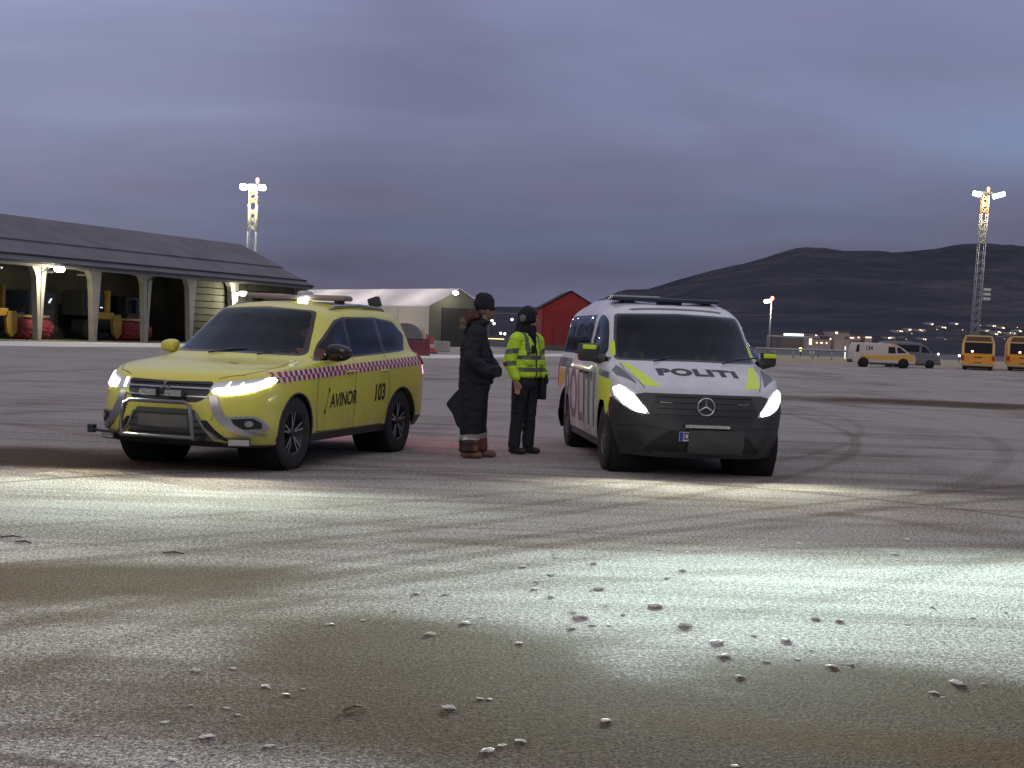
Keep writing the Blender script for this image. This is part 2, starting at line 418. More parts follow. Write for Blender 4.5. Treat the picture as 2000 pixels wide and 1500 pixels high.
# ------------------------------------------------------------------ ground
GM = bpy.data.materials.new('frosted_asphalt'); GM.use_nodes = True; t = GM.node_tree; b = t.nodes['Principled BSDF']
tcn = N(t, 'ShaderNodeTexCoord'); P0 = tcn.outputs['Object']
def noise_(scale, detail=5, rough=.55, mapscale=None, rot=0, dist=0):
    n = N(t, 'ShaderNodeTexNoise'); n.inputs['Scale'].default_value = scale; n.inputs['Detail'].default_value = detail; n.inputs['Roughness'].default_value = rough; n.inputs['Distortion'].default_value = dist
    if mapscale:
        mpn = N(t, 'ShaderNodeMapping'); mpn.inputs['Scale'].default_value = mapscale; mpn.inputs['Rotation'].default_value = (0, 0, R(rot)); L(t, P0, mpn.inputs[0]); L(t, mpn.outputs[0], n.inputs['Vector'])
    else: L(t, P0, n.inputs['Vector'])
    return n.outputs[0]
def rng(v, a, b_, c=0, d=1, smooth=True):
    n = N(t, 'ShaderNodeMapRange'); n.interpolation_type = 'SMOOTHSTEP' if smooth else 'LINEAR'
    for i, q in enumerate((a, b_, c, d)): n.inputs[i+1].default_value = q
    L(t, v, n.inputs[0]); return n.outputs[0]
def mth(op, a, b_, clamp=False):
    n = N(t, 'ShaderNodeMath', operation=op, use_clamp=clamp)
    for i, q in enumerate((a, b_)):
        if isinstance(q, (int, float)): n.inputs[i].default_value = q
        else: L(t, q, n.inputs[i])
    return n.outputs[0]
frost = rng(noise_(.22, 6, .6, (1, .45, 1), 12, .6), .30, .62, .45, 1.0)
streak = rng(noise_(1.0, 6, .62, (.14, 1.3, 1), -8, .8), .36, .60, .60, 1.06)
streak2 = rng(noise_(1.0, 4, .6, (.35, 5.0, 1), 14, .5), .30, .60, .80, 1.05)
fine = rng(noise_(38, 5, .8), .40, .60, .25, 1.65, False)
grit = rng(noise_(110, 2, .6), .42, .60, .45, 1.5, False)
fr = mth('MULTIPLY', frost, mth('MULTIPLY', streak, streak2))
# swept tyre tracks: thin arcs where the frost has been pressed away
def arc(cx, cy, r, w, amt):
    mpn = N(t, 'ShaderNodeMapping'); mpn.inputs['Location'].default_value = (-cx, -cy, 0); L(t, P0, mpn.inputs[0])
    ln = N(t, 'ShaderNodeVectorMath', operation='LENGTH'); L(t, mpn.outputs[0], ln.inputs[0])
    d = mth('ABSOLUTE', mth('SUBTRACT', ln.outputs['Value'], r), 0)
    return rng(d, w*.4, w, 1-amt, 1)
for a in ((14, -14, 26.2, .16, .30), (14, -14, 27.9, .14, .22), (-22, 30, 30.5, .18, .28), (-22, 30, 32.3, .14, .24), (30, 60, 55, .25, .25), (9, -30, 43.2, .22, .22), (9, -30, 44.9, .18, .25), (-40, 90, 84, .3, .2), (-3, 66, 46, .2, .24)):
    fr = mth('MULTIPLY', fr, arc(*a))
def arc3(a, b_, c, w, amt):
    A, B, C_ = gp(*a).xy, gp(*b_).xy, gp(*c).xy
    d = 2*(A.x*(B.y-C_.y)+B.x*(C_.y-A.y)+C_.x*(A.y-B.y)); q = [v.length_squared for v in (A, B, C_)]
    ux = (q[0]*(B.y-C_.y)+q[1]*(C_.y-A.y)+q[2]*(A.y-B.y))/d; uy = (q[0]*(C_.x-B.x)+q[1]*(A.x-C_.x)+q[2]*(B.x-A.x))/d
    return arc(ux, uy, math.hypot(A.x-ux, A.y-uy), w, amt)
for a in (((0, 1075), (550, 1035), (1000, 990), .10, .30), ((0, 1105), (600, 1055), (1100, 1002), .12, .35), ((0, 1190), (560, 1110), (1000, 1052), .10, .35), ((60, 1215), (640, 1125), (1100, 1062), .13, .40), ((0, 1330), (450, 1200), (900, 1120), .12, .30), ((0, 1030), (500, 1000), (1000, 962), .10, .25),
          ((1000, 925), (1500, 955), (2000, 1012), .06, .6), ((1000, 940), (1500, 985), (2000, 1060), .16, .25), ((200, 800), (1000, 775), (1900, 765), .35, .35), ((0, 745), (900, 740), (1900, 735), .5, .3), ((900, 700), (1400, 718), (2000, 730), .8, .4)):
    fr = mth('MULTIPLY', fr, arc3(*a))
sepg = N(t, 'ShaderNodeSeparateXYZ'); L(t, P0, sepg.inputs[0])
fr = mth('MULTIPLY', fr, rng(sepg.outputs[1], 13, 26, 1, 1.32))
# bare patches; the two at the airport car also paint in its shadow
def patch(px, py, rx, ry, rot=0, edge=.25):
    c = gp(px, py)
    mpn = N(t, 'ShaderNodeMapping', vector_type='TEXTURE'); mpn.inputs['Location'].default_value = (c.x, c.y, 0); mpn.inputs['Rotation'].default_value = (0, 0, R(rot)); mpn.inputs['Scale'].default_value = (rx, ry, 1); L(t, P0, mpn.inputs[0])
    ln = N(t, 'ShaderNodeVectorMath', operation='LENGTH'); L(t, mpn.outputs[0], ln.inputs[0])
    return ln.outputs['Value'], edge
pw = noise_(.9, 4, .6)
bare = None
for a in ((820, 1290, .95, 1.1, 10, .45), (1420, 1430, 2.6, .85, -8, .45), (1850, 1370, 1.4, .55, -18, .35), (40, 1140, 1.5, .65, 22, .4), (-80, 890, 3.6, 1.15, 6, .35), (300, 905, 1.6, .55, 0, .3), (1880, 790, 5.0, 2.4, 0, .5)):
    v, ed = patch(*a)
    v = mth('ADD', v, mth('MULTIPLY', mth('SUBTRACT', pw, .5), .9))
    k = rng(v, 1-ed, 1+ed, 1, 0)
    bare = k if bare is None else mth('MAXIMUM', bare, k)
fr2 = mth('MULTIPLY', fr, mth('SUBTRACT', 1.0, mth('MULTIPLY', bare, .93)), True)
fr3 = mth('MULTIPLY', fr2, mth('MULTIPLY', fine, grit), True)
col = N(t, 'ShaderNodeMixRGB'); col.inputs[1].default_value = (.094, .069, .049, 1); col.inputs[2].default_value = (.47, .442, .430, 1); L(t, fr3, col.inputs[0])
rust = rng(noise_(.35, 4, .6, (1, .5, 1), 30), .58, .72, 0, .22)
c2 = N(t, 'ShaderNodeMixRGB', blend_type='MULTIPLY'); L(t, rust, c2.inputs[0]); L(t, col.outputs[0], c2.inputs[1]); c2.inputs[2].default_value = (1.0, .80, .76, 1)
L(t, c2.outputs[0], b.inputs['Base Color'])
L(t, rng(fr2, 0, 1, .95, .9), b.inputs['Roughness'])
# grain relief: coarse stone texture + ice crystals
vo = N(t, 'ShaderNodeTexVoronoi'); vo.inputs['Scale'].default_value = 85; L(t, P0, vo.inputs['Vector'])
hh = mth('ADD', mth('MULTIPLY', vo.outputs['Distance'], .7), mth('MULTIPLY', noise_(60, 3, .7), 1.0))
bp = N(t, 'ShaderNodeBump'); bp.inputs['Strength'].default_value = .9; bp.inputs['Distance'].default_value = .016; L(t, hh, bp.inputs['Height']); L(t, bp.outputs[0], b.inputs['Normal'])
# small glints of ice crystals
sp_ = rng(noise_(210, 1, .5), .74, .78, 0, 1)
sprk = mth('MULTIPLY', sp_, mth('MULTIPLY', fr2, .8)); 
L(t, mth('ADD', .004, mth('MULTIPLY', sprk, .3)), b.inputs['Specular IOR Level'])
gc = N(t, 'ShaderNodeMixRGB', blend_type='MULTIPLY'); gc.inputs[0].default_value = 1; L(t, c2.outputs[0], gc.inputs[1]); L(t, mth('MULTIPLY', rng(noise_(62, 3, .8), .38, .62, .45, 1.6, False), rng(noise_(24, 3, .7), .35, .65, .8, 1.2, False)), gc.inputs[2])
rv, _e = patch(1840, 1462, 1.0, .20, -12); rk = mth('MULTIPLY', rng(mth('ADD', rv, mth('MULTIPLY', mth('SUBTRACT', pw, .5), .9)), .5, 1.5, .6, 0), .55)
rm = N(t, 'ShaderNodeMixRGB'); L(t, rk, rm.inputs[0]); L(t, gc.outputs[0], rm.inputs[1]); rm.inputs[2].default_value = (.13, .062, .022, 1); c2 = rm
c3 = N(t, 'ShaderNodeMixRGB'); L(t, sprk, c3.inputs[0]); L(t, c2.outputs[0], c3.inputs[1]); c3.inputs[2].default_value = (.95, .95, .95, 1); L(t, c3.outputs[0], b.inputs['Base Color'])

def sheet(name, pts, z, m_, zs=None):
    bm = bmesh.new(); bm.faces.new([bm.verts.new((p[0], p[1], z)) for p in pts])
    bmesh.ops.recalc_face_normals(bm, faces=bm.faces)
    if bm.faces[:][0].normal.z < 0: bmesh.ops.reverse_faces(bm, faces=bm.faces)
    return obj(name, bm, m_, kind='structure')
M_land = mat('dark_heath', (.030, .026, .024), .95, var=.4, vscale=.02)
sheet('ground', [(-7000, -60), (7000, -60), (7000, 9000), (-7000, 9000)], -.012, M_land)
def eg(px, py): p = gp(px, py); return (p.x, p.y)
A1, A2 = eg(1480, 706.5), eg(2010, 722)
dv = Vector(A2)-Vector(A1); far_l = Vector(A1)-dv*2.2; far_r = Vector(A2)+dv*3
apron = [(-120, -40), (120, -40), (120, far_r.y), (far_r.x, far_r.y), A2, A1, (far_l.x, far_l.y), (-150, far_l.y+5)]
apron = [(-160, -40), (200, -40), (far_r.x, far_r.y), (A2[0], A2[1]), (A1[0], A1[1]), (8, A1[1]+14), (-12, 165), (-160, 165)]
sheet('apron', apron, 0, GM)
M_verge = mat('frosted_grass_verge', (.30, .25, .17), .95, var=.35, vscale=.6, bump=.6, bscale=8)
M_road = mat('far_taxiway', (.075, .075, .085), .8, var=.2, vscale=.2)
B1, B2 = eg(1480, 692), eg(2010, 707.5); dvb = Vector(B2)-Vector(B1)
v0 = Vector((8, A1[1]+14))
sheet('grass_verge', [tuple(v0), A1, A2, tuple(far_r), tuple(Vector(B2)+dvb*2), B2, B1, tuple(Vector(B1)-dvb*.35)], .004, M_verge)
C1, C2 = eg(1480, 683), eg(2010, 697.0); dvc = Vector(C2)-Vector(C1)
sheet('taxiway', [tuple(Vector(B1)-dvb*.35), B1, B2, tuple(Vector(B2)+dvb*2), tuple(Vector(C2)+dvc*2), C2, C1, tuple(Vector(C1)-dvc*.35)], .006, M_road)

# ------------------------------------------------------------------ equipment shed on the left
E0 = at(0, 503, 76.0); E1 = at(612, 560, 76.0)
EH = 4.32
def eave_pt(px, py):
    d = Fw*FPX + Rt*(px-1000) - Up*(py-750); return CAM + d*((EH-CAMH)/d.z)
E0, E1 = eave_pt(0, 503), eave_pt(611, 557)
u = (E1-E0); u.z = 0; Ls = u.length; u.normalize(); nb_ = Vector((-u.y, u.x, 0))      # nb_: towards the back of the shed
if nb_.y < 0: nb_ = -nb_
nb_ = Vector((-abs(u.y), u.x, 0))
# ridge end seen at photo (472, 480)
def solve_w():
    best = None
    for k in range(20, 160):
        w_ = k*.1; p = E1 + nb_*w_; d = Fw*FPX + Rt*(472-1000) - Up*(480-750); q = CAM + d*(p.y/d.y); e_ = abs(q.x-p.x)
        if best is None or e_ < best[0]: best = (e_, w_, q.z)
    return best[1], best[2]
SW, SRZ = solve_w()
ru = math.atan2(u.y, u.x)
SL0 = 30.0                                             # extends out of frame to the left
shed = thing('equipment_shed', 'long open-fronted equipment shed with grey roof and tapered white columns', 'shed', (E1.x, E1.y, 0), ru)
# local: x along eave (negative towards camera-left end), y to the back, z up
LX0 = -(Ls+SL0)
M_roof = mat('roof_sheet', (.105, .105, .125), .75, var=.25, vscale=.5, bump=.3, bscale=3)
M_conc = mat('pale_concrete', (.30, .29, .26), .8, var=.18, vscale=1.2)
M_wood = mat('shed_boards', (.075, .073, .06), .85, var=.3, vscale=.8)
M_dark = mat('dark_steel', (.03, .03, .032), .8)  # plain dark steel, one even tone
def col_x(px):
    best = None
    for k in range(0, 1400):
        s_ = -k*.05; p = Vector((E1.x, E1.y, 0)) + u*s_ + nb_*.9; v = p-CAM; X = 1000 + v.dot(Rt)*FPX/v.dot(Fw)
        if best is None or abs(X-px) < best[0]: best = (abs(X-px), s_)
    return best[1]
sgn = 1 if Vector((-math.sin(ru), math.cos(ru), 0)).dot(nb_) > 0 else -1
def slab(bm, x0, x1, y0, z0, y1, z1, th):
    q = [(x0, y0, z0), (x1, y0, z0), (x1, y1, z1), (x0, y1, z1)]
    a = [bm.verts.new(p) for p in q]; c = [bm.verts.new((p[0], p[1], p[2]-th)) for p in q]
    bm.faces.new(a); bm.faces.new(c[::-1])
    for i in range(4): bm.faces.new((a[i], c[i], c[(i+1) % 4], a[(i+1) % 4]))
    bmesh.ops.recalc_face_normals(bm, faces=bm.faces)
def zr(y): return EH + (SRZ-EH)*y/SW
sy_ = sgn
for nm, ya, yb, lift in (('lower_roof', 0, SW*.47, 0), ('upper_roof', SW*.42, SW, .10)):
    bm = bmesh.new(); slab(bm, LX0, 0, sy_*ya, zr(ya)+lift, sy_*yb, zr(yb)+lift, .10); obj(nm, bm, M_roof, shed)
bm = bmesh.new(); slab(bm, LX0, 0, sy_*SW, zr(SW)+.10, sy_*SW*2, EH+.1, .12); obj('rear_roof', bm, M_roof, shed)
box('eave_fascia', (LX0/2-.02, sy_*.06, EH-.20), (-LX0-.06, .10, .20), mat('fascia_grey', (.16, .155, .17), .6), shed)
box('gutter', (LX0/2, sy_*-.07, EH-.10), (-LX0, .12, .12), M_dark, shed)
bm = bmesh.new()
prism(bm, [(-.3, -.02), (-.3, EH-.12), (-.3, EH-.12)], 0, .01) if False else None
v = [bm.verts.new(p) for p in ((-.35, sy_*.35, 0), (-.35, sy_*(2*SW-.2), 0), (-.35, sy_*(2*SW-.2), EH-.10), (-.35, sy_*SW, SRZ-.10), (-.35, sy_*.35, EH-.02))]
bm.faces.new(v); r = bmesh.ops.extrude_face_region(bm, geom=bm.faces[:]); bmesh.ops.translate(bm, vec=(-.2, 0, 0), verts=[x for x in r['geom'] if isinstance(x, bmesh.types.BMVert)]); bmesh.ops.recalc_face_normals(bm, faces=bm.faces)
obj('gable_wall', bm, M_wood, shed)
depth = 9.0
bm = bmesh.new(); bx(bm, (LX0/2, sy_*depth, EH/2+.9), (-LX0-.8, .2, EH+1.8)); obj('back_wall', bm, mat('dark_back_wall', (.20, .19, .15), .9, var=.4, vscale=.5), shed)
bm = bmesh.new()
BW = -.6-(col_x(385)); 
for k in range(9): bx(bm, (-.6-BW/2, sy_*1.35, .25+k*.45), (BW, .05, .40), bevel=.01)
obj('board_wall', bm, M_wood, shed)
for xx in (-.6, -.6-BW*.5, -.6-BW):
    bm = bmesh.new(); bx(bm, (xx, sy_*1.28, 2.0), (.14, .12, 4.0)); obj('wall_post', bm, M_dark, shed)
# tapered columns with a haunch at the top; positions along the eave measured in the photograph
cols = [col_x(p) for p in (-60, 73, 181, 281, 369, 452)]
for k, cx in enumerate(cols):
    c = thing_ = bpy.data.objects.new('column', None); COL.objects.link(c); c.parent = shed; c.location = (cx, sy_*.9, 0)
    bm = bmesh.new()
    prism(bm, [(-.13, 0), (.13, 0), (.30, 2.6), (.38, 3.45), (.42, 4.1), (-.78, 4.1), (-.54, 3.80), (-.40, 3.45), (-.32, 2.6)], -.16, .20, XZ)
    obj('shaft', bm, M_conc, c)
    bm = bmesh.new(); prism(bm, [(0, 3.9), (6.5, 4.9), (6.5, 5.2), (0, 4.2)], -.14, .14, Matrix.Rotation(R(90*sy_), 4, 'Z') @ XZ)
    obj('rafter', bm, M_conc, c)
M_glow = mat('lamp_on', (1, 1, 1), .4, emit=(1.0, .98, .72), es=16)
M_glowc = mat('flood_on', (1, 1, 1), .4, emit=(.95, 1.0, .90), es=14)
M_gal = mat('galvanised_steel', (.34, .34, .36), .5, metal=.4, var=.2, vscale=2)
def plight(parent, loc, e, col, r=.1):
    l_ = bpy.data.lights.new('glow', 'POINT'); l_.energy = e; l_.color = col; l_.shadow_soft_size = r
    o = bpy.data.objects.new('glow', l_); COL.objects.link(o); o.parent = parent; o.location = loc
# wall lamps: at the second column and at the board wall
for (cx, yy, zz, lab) in ((cols[1]+.35, -.20, 3.95, 'round floodlight glowing above the left column of the shed front'), (cols[5]+.1, -.15, 3.35, 'glowing lamp on the board wall at the right end of the shed')):
    p = Vector((E1.x, E1.y, zz)) + u*cx + nb_*(yy+(.35 if yy > -.18 else 0))
    lt = thing('wall_lamp', lab, 'lamp', tuple(p), ru)
    bm = bmesh.new(); lathe(bm, [(0, .16), (.24, .14), (.30, 0), (.24, -.12), (0, -.16)], 'z', 16); obj('lens', bm, M_glow, lt, smooth=True)
    box('bracket', (0, sy_*.30, .12), (.12, .5, .08), M_dark, lt)
    plight(lt, (-.3, -sy_*.25, -.35), 420, (1, .93, .60), .2)
for k, px in enumerate((25, 125, 205)):
    cx = col_x(px); bx_ = thing('strip_light', ['unlit strip light slanting under the shed roof, leftmost of three', 'unlit strip light slanting under the shed roof, middle one of three', 'unlit strip light slanting under the shed roof, right of the second column'][k], 'strip light', tuple(Vector((E1.x, E1.y, EH-.42)) + u*cx + nb_*2.4), ru, 'strip lights under the shed roof')
    box('housing', (0, 0, 0), (.14, 1.3, .10), M_gal, bx_, bevel=.02); box('tube', (0, 0, -.07), (.06, 1.2, .04), mat('unlit_tube', (.6, .6, .55), .4), bx_)
for xx in (-.25, cols[3], cols[1]):
    bm = bmesh.new(); tube(bm, [(xx, sy_*-.07, EH-.15), (xx, sy_*.75, EH-.6), (xx, sy_*.8, .1)], .05, 6); obj('downpipe', bm, M_dark, shed)
box('snow_guard', (LX0/2, sy_*.45, zr(.45)+.10), (-LX0-.3, .05, .12), M_dark, shed)
# slab in front of the shed
c0, c1 = Vector((E1.x, E1.y, 0)), u
M_slab = mat('shed_floor', (.20, .19, .13), .8, var=.25, vscale=.6)
M_snow = mat('packed_snow', (.66, .64, .60), .9, var=.12, vscale=.8, bump=.5, bscale=3)
q = [c0 + u*.5 - nb_*1.0, c0 + u*LX0 - nb_*1.0, c0 + u*LX0 + nb_*9.5, c0 + u*.5 + nb_*9.5]
sheet('shed_slab', [(p.x, p.y) for p in q], .012, M_slab)
bm = bmesh.new()
prev = None; nseg = 60; top = []
for i in range(nseg+1):
    s_ = .5 + (LX0-.5)*i/nseg; w0 = -2.2; w1 = -9.5 - .8*noise.noise(Vector((s_*.3, 0, 0))) - .3*noise.noise(Vector((s_*1.3, 4, 0)))
    a, b_ = c0+u*s_+nb_*w0, c0+u*s_+nb_*w1
    m_ = (a+b_)/2; top.append([bm.verts.new((a.x, a.y, .02)), bm.verts.new((m_.x, m_.y, .06+.02*noise.noise(Vector((s_, 1, 0))))), bm.verts.new((b_.x, b_.y, .006))])
for a, b_ in zip(top, top[1:]):
    for k in range(2): bm.faces.new((a[k], a[k+1], b_[k+1], b_[k]))
bmesh.ops.recalc_face_normals(bm, faces=bm.faces); obj('snow_strip', bm, M_snow, kind='structure', smooth=True)

# snow clearing machines inside the shed
M_mach = mat('machine_yellow', (.36, .22, .03), .5, var=.2, vscale=1.5)
M_brush = mat('brush_red', (.26, .03, .04), .8, var=.5, vscale=14)
def sweeper(px, lab, flip=1, dep=3.4):
    cx = col_x(px); p = Vector((E1.x, E1.y, 0)) + u*cx + nb_*dep
    s_ = thing('snow_sweeper', lab, 'snow sweeper', tuple(p), ru + (0 if sy_ > 0 else 0), 'snow sweepers parked in the shed')
    Y = -sy_                                            # towards the apron
    bm = bmesh.new(); rr = random.Random(px)
    n_ = 40; m2 = 14; g = []
    for i in range(m2+1):
        g.append([bm.verts.new((.2+i*2.6/m2, Y*1.0+(.56+rr.uniform(-.10, .03))*math.cos(2*math.pi*k/n_)*1, .60+(.57+rr.uniform(-.10, .03))*math.sin(2*math.pi*k/n_))) for k in range(n_)])
    for a, b_ in zip(g, g[1:]):
        for k in range(n_): bm.faces.new((a[k], a[(k+1) % n_], b_[(k+1) % n_], b_[k]))
    bm.faces.new(g[0]); bm.faces.new(g[-1][::-1]); bmesh.ops.recalc_face_normals(bm, faces=bm.faces)
    obj('brush', bm, M_brush, s_)
    bm = bmesh.new(); prism(bm, [(.15, .45), (-.28, .12), (-.62, .40), (-.75, 1.10), (-.60, 1.55), (.0, 1.60), (.12, 1.2)], -.10, .10, Matrix.Translation((0, Y*1.15, 0)) @ XZ)
    bx(bm, (-1.2, Y*1.0, 1.50), (1.4, .35, .42), bevel=.05); bx(bm, (1.5, Y*.9, 1.32), (2.8, .5, .14), bevel=.03)
    obj('arm_frame', bm, M_mach, s_)
    bm = bmesh.new(); bx(bm, (-.9, -Y*.9, 2.2), (2.0, 1.7, 1.5), bevel=.12); obj('cab', bm, M_dark, s_)
    box('cab_window', (-.9, -Y*.03, 2.35), (1.7, .04, .95), mat('cab_glass', (.01, .015, .018), .06), s_)
    box('cab_pillar', (.25, Y*.0, 2.2), (.26, .3, 1.7), M_mach, s_)
    for q in (-1.4, -.3):
        bm = bmesh.new(); bx(bm, (q, Y*.02, 2.0), (.14, .06, .05)); obj('work_lamp', bm, mat('small_glint', (1, 1, 1), .3, emit=(.9, .95, 1), es=1.6), s_)
    bm = bmesh.new(); lathe(bm, [(.3, -.2), (.62, -.2), (.66, 0), (.62, .2), (.3, .2), (.3, -.2)], 'y', 24, (-1.5, Y*.15, .66)); obj('tyre', bm, M_rub, s_)
    bm = bmesh.new(); bx(bm, (.8, -Y*1.0, 1.0), (3.4, 1.6, 1.1), bevel=.1); obj('hull', bm, mat('machine_dark', (.03, .035, .045), .6), s_)
    bm = bmesh.new()
    for k in range(6): tube(bm, [(.35+k*.14, Y*.5, 1.5), (.45+k*.16, Y*.8, 1.75+.1*(k % 2)), (.9+k*.12, Y*.6, 1.55)], .025, 6)
    obj('hoses', bm, M_dark, s_)
sweeper(66, 'yellow snow sweeper with bright red brush behind the left column')
sweeper(268, 'yellow snow sweeper with dull red brush behind the third column')
def truckcab(px, lab):
    cx = col_x(px); p = Vector((E1.x, E1.y, 0)) + u*cx + nb_*4.2
    s_ = thing('dark_truck', lab, 'truck', tuple(p), ru, 'dark trucks parked in the shed'); Y = -sy_
    bm = bmesh.new(); bx(bm, (0, 0, 1.75), (2.2, 2.0, 2.1), bevel=.15); bx(bm, (0, -Y*2.6, 1.5), (2.2, 3.4, 1.4), bevel=.1); obj('cab', bm, mat('truck_dark_paint', (.02, .024, .04), .35), s_)
    box('windscreen', (0, Y*1.01, 2.15), (1.9, .04, .85), MATS['cab_glass'], s_)
    for q in (-.8, .8):
        bm = bmesh.new(); lathe(bm, [(.0, -.15), (.46, -.15), (.5, 0), (.46, .15), (0, .15)], 'x', 20, (q*1.25, Y*.2, .5)); obj('wheel', bm, M_rub, s_)
    bm = bmesh.new(); bx(bm, (.5, Y*1.06, 2.25), (.30, .05, .06), Matrix.Rotation(R(-50), 3, 'Y')); obj('wiper_glint', bm, MATS['small_glint'], s_)
    box('bumper', (0, Y*1.08, .62), (2.2, .2, .35), M_dark, s_, bevel=.04)
truckcab(146, 'dark truck parked between the second and third columns of the shed')
truckcab(325, 'dark truck in the shed behind the airport car mirror')

# ------------------------------------------------------------------ storage tent
def fabric(name, col, tr):
    M = mat(name, col, .8); t = M.node_tree; o = [n for n in t.nodes if n.type == 'OUTPUT_MATERIAL'][0]; b = t.nodes['Principled BSDF']
    tl = N(t, 'ShaderNodeBsdfTranslucent'); tl.inputs[0].default_value = (*col, 1); ms = N(t, 'ShaderNodeMixShader'); ms.inputs[0].default_value = tr
    L(t, b.outputs[0], ms.inputs[1]); L(t, tl.outputs[0], ms.inputs[2]); L(t, ms.outputs[0], o.inputs[0]); return M
M_tent = fabric('tent_fabric', (.70, .66, .58), .30); M_tentr = fabric('tent_roof_fabric', (.78, .755, .775), .45)

T0 = gp(836, 676); ta = Vector((-.56, .83, 0)).normalized(); tb = Vector((ta.y, -ta.x, 0)).normalized()
if tb.x < 0: tb = -tb
TW = 6.2; TE = (at(836, 597, T0.y).z); TR = at(886, 563, (T0+tb*TW/2).y).z; TL = 34
tent = thing('storage_tent', 'white fabric storage tent with a dark doorway beyond the airport car', 'tent', (T0.x, T0.y, 0), math.atan2(tb.y, tb.x))
def tl_(a, l_, z): return Vector((a, l_, z))            # local x along the gable, y along the length
bm = bmesh.new()
v = [bm.verts.new(p) for p in ((0, 0, TE), (TW/2, 0, TR), (TW/2, TL, TR), (0, TL, TE))]; bm.faces.new(v)
v = [bm.verts.new(p) for p in ((TW, 0, TE), (TW/2, 0, TR), (TW/2, TL, TR), (TW, TL, TE))]; bm.faces.new(v)
bmesh.ops.solidify(bm, geom=bm.faces[:], thickness=.06); obj('roof', bm, M_tentr, tent)
bm = bmesh.new(); bx(bm, (.06, TL/2, TE/2-.02), (.08, TL-.1, TE-.06)); obj('side_wall', bm, M_tent, tent)
bm = bmesh.new(); bx(bm, (TW-.06, TL/2, TE/2-.02), (.08, TL-.1, TE-.06)); obj('side_wall', bm, M_tent, tent)
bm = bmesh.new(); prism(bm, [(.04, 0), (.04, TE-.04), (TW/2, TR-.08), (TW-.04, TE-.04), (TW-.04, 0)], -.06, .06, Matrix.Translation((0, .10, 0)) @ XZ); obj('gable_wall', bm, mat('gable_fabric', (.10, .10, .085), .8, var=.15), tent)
dh = TE*.97
box('doorway', (TW*.56, -.01, dh/2), (TW*.66, .10, dh), mat('dark_door', (.022, .023, .025), .7, var=.2), tent)
for a in (TW*.22, TW*.9): box('door_frame', (a, -.03, dh/2), (.12, .16, dh), M_dark, tent)
for k in range(1, 6): box('wall_rib', (.0, k*5.5, TE/2), (.07, .10, TE-.1), MATS['tent_fabric'], tent)
lt = thing('tent_lamp', 'bright lamp at the gable peak of the white storage tent', 'lamp', tuple(at(890, 572, T0.y+.0)), 0)
bm = bmesh.new(); lathe(bm, [(0, .15), (.20, .11), (.27, 0), (.20, -.12), (0, -.2)], 'z', 14); obj('lens', bm, M_glow, lt, smooth=True); box('bracket', (0, .35, .05), (.1, .6, .1), M_dark, lt)
plight(lt, (0, -.45, -.25), 140, (1, .96, .6), .15)
for yy in (4, 14, 24): plight(tent, (TW/2, yy, 1.6), 520, (1, .95, .92), .6)
# things beside the tent
p = gp(803, 672); tank = thing('storage_tank', 'grey round-topped tank standing behind the airport car', 'tank', (p.x, p.y-10, 0), .2)
bm = bmesh.new(); prism(bm, [(-1.3, .3), (1.3, .3)] + [(1.3*math.cos(R(a)), 1.0+.9*math.sin(R(a))) for a in range(0, 181, 15)], -1.6, 1.6, XZ); obj('shell', bm, mat('tank_grey', (.13, .13, .15), .6, var=.2), tank, smooth=True)
box('skid', (0, 0, .16), (2.3, 3.0, .30), M_dark, tank)
M_conered = mat('cone_red', (.45, .05, .04), .6); M_cream = mat('cone_white', (.5, .48, .46), .6)
def cone(px, py, h, lab, s=1):
    p = gp(px, py); c = thing('traffic_cone', lab, 'traffic cone', (p.x, p.y, 0), 0, 'cones by the storage tent')
    bm = bmesh.new(); lathe(bm, [(h*.30, .04), (h*.17, h*.33)], 'z', 14); lathe(bm, [(h*.12, h*.55), (h*.05, h), (0, h)], 'z', 14); obj('body', bm, M_conered, c, smooth=True)
    bm = bmesh.new(); lathe(bm, [(h*.172, h*.33), (h*.122, h*.55)], 'z', 14); obj('reflective_collar', bm, M_cream, c, smooth=True)
    box('base', (0, 0, .03), (h*.72, h*.72, .06), M_dark, c)
cone(833, 690, 1.15, 'pale red traffic cone beside the corner of the white tent'); cone(843, 690, 1.0, 'darker traffic cone nearest the tent doorway')
p = gp(806, 694); ba = thing('road_barrier', 'low dark red barrier standing behind the tail of the airport car', 'barrier', (p.x, p.y, 0), .1)
bm = bmesh.new(); prism(bm, [(-.5, 0), (.5, 0), (.28, .35), (.22, .8), (-.22, .8), (-.28, .35)], -.9, .9, Matrix.Rotation(R(90), 4, 'Z') @ XZ); obj('block', bm, mat('barrier_red', (.12, .015, .03), .6, var=.2), ba, smooth=False)
box('rail', (0, 0, .86), (1.7, .12, .08), M_dark, ba)
sheet('tent_snow_strip', [eg(800, 700), eg(900, 700), eg(1200, 694), eg(1200, 690), eg(900, 693), eg(800, 693)], .006, M_snow)
p = gp(862, 687); wb = thing('concrete_block', 'small grey ballast block at the foot of the tent doorway', 'block', (p.x, p.y, 0), .3)
bm = bmesh.new(); bx(bm, (0, 0, .35), (1.0, .8, .7), bevel=.06); obj('block', bm, M_conc, wb); box('lifting_eye', (0, 0, .74), (.14, .05, .1), M_dark, wb)

